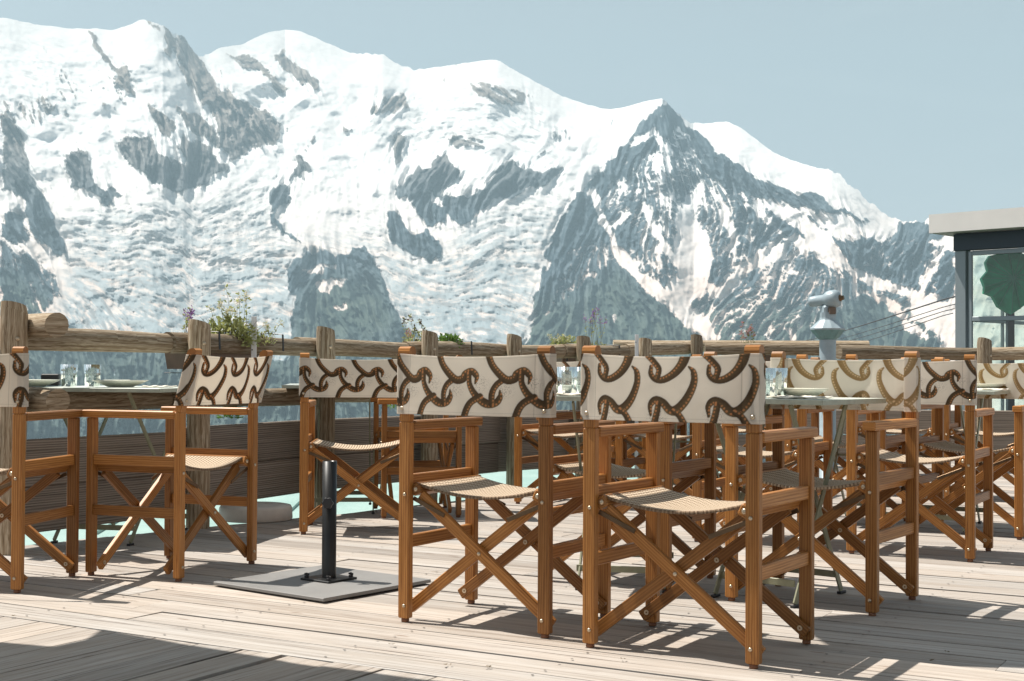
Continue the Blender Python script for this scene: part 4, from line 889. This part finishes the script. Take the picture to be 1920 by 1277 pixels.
plant(345, 7.1, 'thin plant with purple flower spikes left of the scooped post', pbush((.05, .04, .03), 30, .02, 'leaf_y', stems=4, sh=.15, seed=8, fl='flower_p', fsz=.014))
plant(785, 9.15, 'leafy plant with brown seed heads left of the green planting', pbush((.10, .05, .10), 260, .024, 'leaf_y', stems=5, sh=.2, seed=9, fl='stem', fsz=.016))
plant(842, 9.3, 'low rounded bright green plant right of a post', pbush((.085, .06, .085), 420, .03, 'leaf_g', stems=0, seed=12))
plant(750, 9.0, 'single red tipped sprig leaning left', pbush((.02, .02, .02), 8, .02, 'leaf_y', stems=2, sh=.13, seed=14, fl='flower_r', fsz=.014))
plant(1062, 10.45, 'round plant with yellow cream blossoms left of a post', pbush((.13, .06, .10), 420, .026, 'leaf_y', stems=8, sh=.12, seed=16))
plant(1118, 10.7, 'plant with violet blossoms and tall thin spikes right of a post', pbush((.10, .06, .07), 120, .02, 'leaf_y', stems=7, sh=.30, seed=18, fl='flower_p', fsz=.014))
plant(1400, 11.75, 'wispy rosy grass behind the right half of the fence', pbush((.10, .05, .03), 40, .02, 'leaf', stems=9, sh=.25, seed=20, fl='flower_r', fsz=.016))
plant(1440, 11.9, 'small green plant below the rail left of the telescope', lambda root: (root.location.__setitem__(2, .80), pbush((.09, .05, .06), 120, .024, 'leaf_g', stems=0, seed=21)(root)))
for px, d, z, lab, n in ((433, 7.45, .60, 'trailing green bunch hanging under the lower rail', 160), (738, 9.1, .60, 'small trailing sprig beside the squarely seen chair', 60)):
    p = outside(px, d); root = empty('trailing_plant', (p.x, p.y, z), 0, lab, 'plant', 'plants trailing below the rail'); l = MB(); leaves(l, (0, 0, -.05), (.055, .04, .06), n, .026, seed=int(px)); s = MB(); s.tube([(0, 0, .22), (.01, 0, .1), (0, 0, -.05)], .003, 6); l.build('leaf', M['leaf_g'], root); s.build('stem', M['stem'], root)

# ------------------------------------------------------------------ coin telescope
tx, td_ = (1552 - 960) / F * 9.8, 9.8; k = 9.8 / F
def zpy(py, px=1552, d=9.8): return CH + (hz(px) - py) * d / F
root = empty('coin_telescope', (tx, td_, 0), 0, 'pale blue coin operated telescope on a pillar in front of the range', 'telescope')
MB().lathe([(.09, 0), (.09, .02), (.058, .03), (.058, zpy(637))], (0, 0, 0), 28).build('pillar', M['scope'], root)
MB().lathe([(.058, zpy(637)), (.075, zpy(634)), (.124, zpy(619))], (0, 0, 0), 12, False).build('lower_skirt', M['scope_dark'], root)
MB().lathe([(.124, zpy(619)), (.126, zpy(616)), (.06, zpy(600)), (.055, zpy(596)), (.055, zpy(586)), (.0001, zpy(586))], (0, 0, 0), 12, False).build('upper_skirt', M['scope'], root)
MB().box((.005, 0, (zpy(596) + zpy(572)) / 2), (.10, .075, zpy(572) - zpy(596)), .3, .012).build('yoke', M['scope'], root)
MB().box((.02, -.045, zpy(583)), (.05, .03, .05), .3, .004).build('coin_box', M['planter'], root)
ax = Vector((.80, -.60, .10)).normalized(); hc = Vector((-.005, 0, zpy(562)))
MB().lathe([(.0001, -.13), (.034, -.13), (.038, -.11), (.040, -.02), (.058, .005), (.064, .03), (.063, .065), (.054, .088), (.035, .098), (.0001, .098)], hc, 28, True, ax).build('barrel', M['scope'], root)
MB().lathe([(.024, .09), (.024, .105), (.016, .108), (.016, .125), (.0001, .126)], hc, 20, True, ax).build('eyepiece', M['bronze'], root)

# ------------------------------------------------------------------ glass station building
A = Vector(((1742 - 960) / F * 33, 33)); B = Vector(((1920 - 960) / F * 31.35, 31.35)); dw = (B - A).normalized(); nw = Vector((dw.y, -dw.x)); wl = 9.0; dp = 7.0    # nw points to the viewer
if nw.dot(Vector((0, -1))) < 0: nw = -nw
root = empty('station_building', (A.x, A.y, 0), math.atan2(dw.y, dw.x), 'glass walled station building with light grey flat roof at the right edge', 'building')
def W3(u, v_, z): return (u, v_, z)      # local: u along the front wall, v away behind it
zt, zb = CH + (hz(1742) - 402) * 33 / F, CH + (hz(1742) - 437) * 33 / F
MB().add([(0, 0, zb), (2.75, 0, zb), (2.75, dp, zb), (0, dp, zb), (0, 0, zt), (2.75, 0, zt), (2.75, dp, zt), (0, dp, zt)], [(0, 1, 5, 4), (1, 2, 6, 5), (2, 3, 7, 6), (3, 0, 4, 7), (4, 5, 6, 7), (3, 2, 1, 0)]).build('roof', M['fascia'], root)
MB().box((2.775 + 3.2, dp / 2, (zt + zb) / 2), (6.4, dp, zt - zb), 0, .01).build('roof', M['fascia'], root)
MB().box((4.6, .55, zb - .22), (8.4, .22, .40), 0, .01).build('beam', M['dark_frame'], root)
col_u = .55; z0 = -1.8
MB().box((col_u, .62, (zb + z0) / 2), (.26, .26, zb - z0), 0, .01).build('corner_column', M['frame'], root)
for v_ in (dp - .6,):
    MB().box((col_u, v_, (zb + z0) / 2), (.2, .2, zb - z0), 0, .01).build('rear_column', M['frame'], root)
fr = MB(); zm = CH + (hz(1850) - 597) * 32.3 / F; ztop = zb - .44
for u_ in (.78, 3.6, 6.4): fr.bar((u_, .56, z0), (u_, .56, ztop), .09, .07, up=(0, 1, 0), ch=.01)
for z in (zm, ztop - .05): fr.bar((.83, .555, z), (8.6, .555, z), .07, .11, ch=.01)
for v_ in (2.7, 4.6): fr.bar((col_u, v_, z0), (col_u, v_, ztop), .07, .07, up=(0, 1, 0), ch=.01)
fr.bar((col_u, .8, zm), (col_u, dp - .7, zm), .06, .09, ch=.01); fr.bar((.8, dp - .6, zm), (8.6, dp - .6, zm), .06, .09, ch=.01)
fr.build('window_frame', M['frame'], root)
for (u0, u1) in ((.84, 3.55), (3.66, 6.35)):
    for (za, zc) in ((z0, zm - .06), (zm + .06, ztop - .11)): MB().add([(u0, .57, za), (u1, .57, za), (u1, .57, zc), (u0, .57, zc)], [(0, 1, 2, 3)]).build('window_pane', M['pane'], root)
MB().add([(col_u, .8, z0), (col_u, dp - .7, z0), (col_u, dp - .7, ztop), (col_u, .8, ztop)], [(0, 1, 2, 3)]).build('window_pane', M['pane'], root)
MB().box((4.6, dp / 2, z0 - .2), (8.6, dp - 1, .4), 0, .02).build('floor', M['plate_steel'], root)
for u_ in (2.5, 3.25, 5.2): MB().box((u_, 3.0, (zb + z0) / 2), (.28, .28, zb - z0), 0, .01).build('inner_column', M['dark_frame'], root)
# ribbed green wheel cover seen through the panes
wr = empty('green_wheel', (0, 0, 0), 0, 'large ribbed dark green wheel seen through the station glass', 'wheel'); wc = at(1897, 33.4, 522); 
nax = Vector((-.2, -1, .1)).normalized(); m = MB(); outl = [(1857,479),(1849,492),(1853,508),(1841,522),(1847,538),(1846,550),(1862,556),(1872,575),(1896,590),(1913,579),(1934,562),(1950,532),(1947,503),(1936,482),(1915,474),(1890,472)]
rim = [at(a_, 33.4 + .10 * (i % 2) - .05, b_) for i, (a_, b_) in enumerate(outl)]; ns = len(rim); back = [p + Vector((0, .16, 0)) for p in rim]; vs = [wc + Vector((0, -.16, 0))] + rim + back
m.add(vs, [(0, 1 + (i + 1) % ns, 1 + i) for i in range(ns)] + [(1 + i, 1 + (i + 1) % ns, 1 + ns + (i + 1) % ns, 1 + ns + i) for i in range(ns)] + [tuple(range(ns + 1, 2 * ns + 1))]); m.build('disc', M['green'], wr)
m = MB()
for i in range(ns): m.bar(wc + Vector((0, -.17, 0)), rim[i] + Vector((0, -.03, 0)), .018, .018)
M['green_rib'] = simple('pale_green_rib', (.12, .42, .30)); m.build('rib', M['green_rib'], wr)
m = MB(); m.lathe([(.0001, .12), (.07, .12), (.09, .05), (.09, -.1)], wc + nax * .02, 16, True, nax); m.build('hub', M['dark_frame'], wr)
m = MB(); m.bar(wc + Vector((0, .1, -.5)), (wc.x, wc.y + .1, -1.8), .16, .16, up=(0, 1, 0)); m.build('support', M['dark_frame'], wr)

# cables running down to the valley
for i, (p0, p1, r) in enumerate((((1768, 562), (1440, 646), .05), ((1768, 576), (1470, 650), .03), ((1768, 584), (1500, 650), .03), ((1768, 592), (1530, 652), .03))):
    a = at(p0[0], 36, p0[1]); b = at(p1[0], 130, p1[1]); pts = []
    for j in range(17):
        t_ = j / 16; p = a.lerp(b, t_); p.z -= .35 * math.sin(t_ * math.pi); pts.append(p)
    ext = a + (a - b).normalized() * 2; tag(MB().tube([ext] + pts, r * .4, 6).build('cable', M['cable']), ['thickest and highest dark cable running to the station', 'second cable from the top running to the station', 'third cable from the top running to the station', 'lowest thin cable running to the station'][i], 'cable', 'cables between station and valley')

# pale mint roof just below the terrace edge
mb = MB(); pz = -.32; P4 = [(-6.5, 7.0), (-2.0, 7.3), (3.5, 13.0), (1.5, 24.0), (-9.0, 20.0)]
mb.add([(x, y, pz) for x, y in P4] + [(x, y, pz - .2) for x, y in P4], [tuple(range(5))] + [(i, (i + 1) % 5, 5 + (i + 1) % 5, 5 + i) for i in range(5)]); o = mb.build('lower_roof', M['mint']); tag(o, 'pale mint green flat roof showing under the fence planks', 'roof')
sb = MB()
for k in range(7): sb.bar((-5 + k * 1.1, 7.8 + k * .75, pz + .01), (-7 + k * 1.6, 19 + k * .4, pz + .01), .04, .03)
sb.build('seam', M['mint'], o)

# parasol just left of and above the picture: it throws the scalloped shade on the near boards
sx_, sy_ = sdx / math.tan(R(SUN_EL)), sdy / math.tan(R(SUN_EL))
def lift(p, z): return (p[0] + sx_ * z, p[1] + sy_ * z, z)
ring = [((-1.27, 4.30), 2.2), ((-.60, 3.83), 2.24), ((-.153, 3.60), 2.26), ((.35, 3.22), 2.24), ((.95, 2.75), 2.2), ((.35, 1.6), 2.28), ((-.3, .6), 2.2), ((-1.5, 1.3), 2.28), ((-2.7, 1.9), 2.2), ((-2.1, 3.4), 2.26), ((-1.75, 4.0), 2.24), ((-1.52, 4.10), 2.22), ((-1.33, 4.04), 2.22), ((-1.27, 4.14), 2.21)]
root = empty('parasol', lift((-.9, 2.6), 0), 0, 'cream parasol outside the picture that shades the near left boards', 'parasol')
px_, py_ = root.location.x, root.location.y; vs = [(0, 0, 2.75)]; n = len(ring)
for p, z in ring: q = lift(p, z); vs.append((q[0] - px_, q[1] - py_, z))
o = MB().add(vs, [(0, 1 + i, 1 + (i + 1) % n) for i in range(n)], None, False).build('canopy', M['canvas'], root); s_ = o.modifiers.new('cloth', 'SOLIDIFY'); s_.thickness = .004
MB().tube([(0, -1.6, .01), (0, -1.6, 2.80), (0, -.8, 2.98), (0, 0, 2.80)], .025, 12).build('pole', M['iron'], root)
MB().box((0, -1.6, .012), (.5, .5, .02)).build('ground_plate', M['plate_steel'], root)

ring2 = [(.90, 4.55), (1.30, 4.66), (1.75, 4.50), (1.95, 4.22), (1.72, 3.98), (1.45, 3.80), (1.20, 3.84), (.95, 4.0)]
ccx, ccy = 1.4, 4.25; root = empty('parasol', (lift((ccx, ccy), 2.35)[0], lift((ccx, ccy), 2.35)[1], 0), 0, 'small cream parasol above the picture that shades the boards at the right', 'parasol')
px_, py_ = root.location.x, root.location.y; vs = [(0, 0, 2.6)]; n = len(ring2)
for p in ring2: q = lift(p, 2.35); vs.append((q[0] - px_, q[1] - py_, 2.35))
o = MB().add(vs, [(0, 1 + i, 1 + (i + 1) % n) for i in range(n)], None, False).build('canopy', M['canvas'], root); s_ = o.modifiers.new('cloth', 'SOLIDIFY'); s_.thickness = .004
MB().tube([(0, 0, 2.59), (.1, -.1, 2.85), (3.6, -1.6, 2.9), (3.7, -1.6, 2.7), (3.7, -1.6, .01)], .025, 10).build('pole', M['iron'], root)
MB().box((3.7, -1.6, .012), (.5, .5, .02)).build('ground_plate', M['plate_steel'], root)

# dry bits on the boards
for i, (px, py) in enumerate(((448, 1147), (843, 1249), (1440, 1192), (1778, 1225), (1748, 1241), (740, 1210), (30, 1157), (1172, 1237), (917, 1252))):
    x, y = gp(px, py); r = random.Random(i); mb = MB()
    for k in range(5):
        a = r.uniform(0, 6.28); q = Vector((r.uniform(-.008, .008), r.uniform(-.008, .008), .004)); d = Vector((math.cos(a), math.sin(a), .2)) * r.uniform(.006, .014); n_ = Vector((-d.y, d.x, 0)) * .35
        mb.add([q, q + d * .5 + n_, q + d, q + d * .5 - n_], [(0, 1, 2, 3)])
    o = mb.build('dry_leaf', M['leafbit']); o.location = (x, y, .003); tag(o, 'tiny dry leaf crumb lying on the deck boards', 'leaf', 'dry crumbs scattered on the boards')

# ------------------------------------------------------------------ air
mb = MB(); x0, x1, y0, y1, z0_, z1_ = -8000, 8000, -120, 12800, -1250, 2950
mb.add([(x0, y0, z0_), (x1, y0, z0_), (x1, y1, z0_), (x0, y1, z0_), (x0, y0, z1_), (x1, y0, z1_), (x1, y1, z1_), (x0, y1, z1_)], [(3, 2, 1, 0), (0, 1, 5, 4), (1, 2, 6, 5), (2, 3, 7, 6), (3, 0, 4, 7), (4, 5, 6, 7)])
hm = bpy.data.materials.new('air'); hm.use_nodes = True; hm.node_tree.nodes.clear(); ho = hm.node_tree.nodes.new('ShaderNodeOutputMaterial'); hv = hm.node_tree.nodes.new('ShaderNodeVolumePrincipled')
hv.inputs['Color'].default_value = (.56, .79, .92, 1); hv.inputs['Density'].default_value = 7.8e-5; hv.inputs['Anisotropy'].default_value = 0
hm.node_tree.links.new(hv.outputs[0], ho.inputs['Volume']); tag(mb.build('haze', hm), kind='stuff')
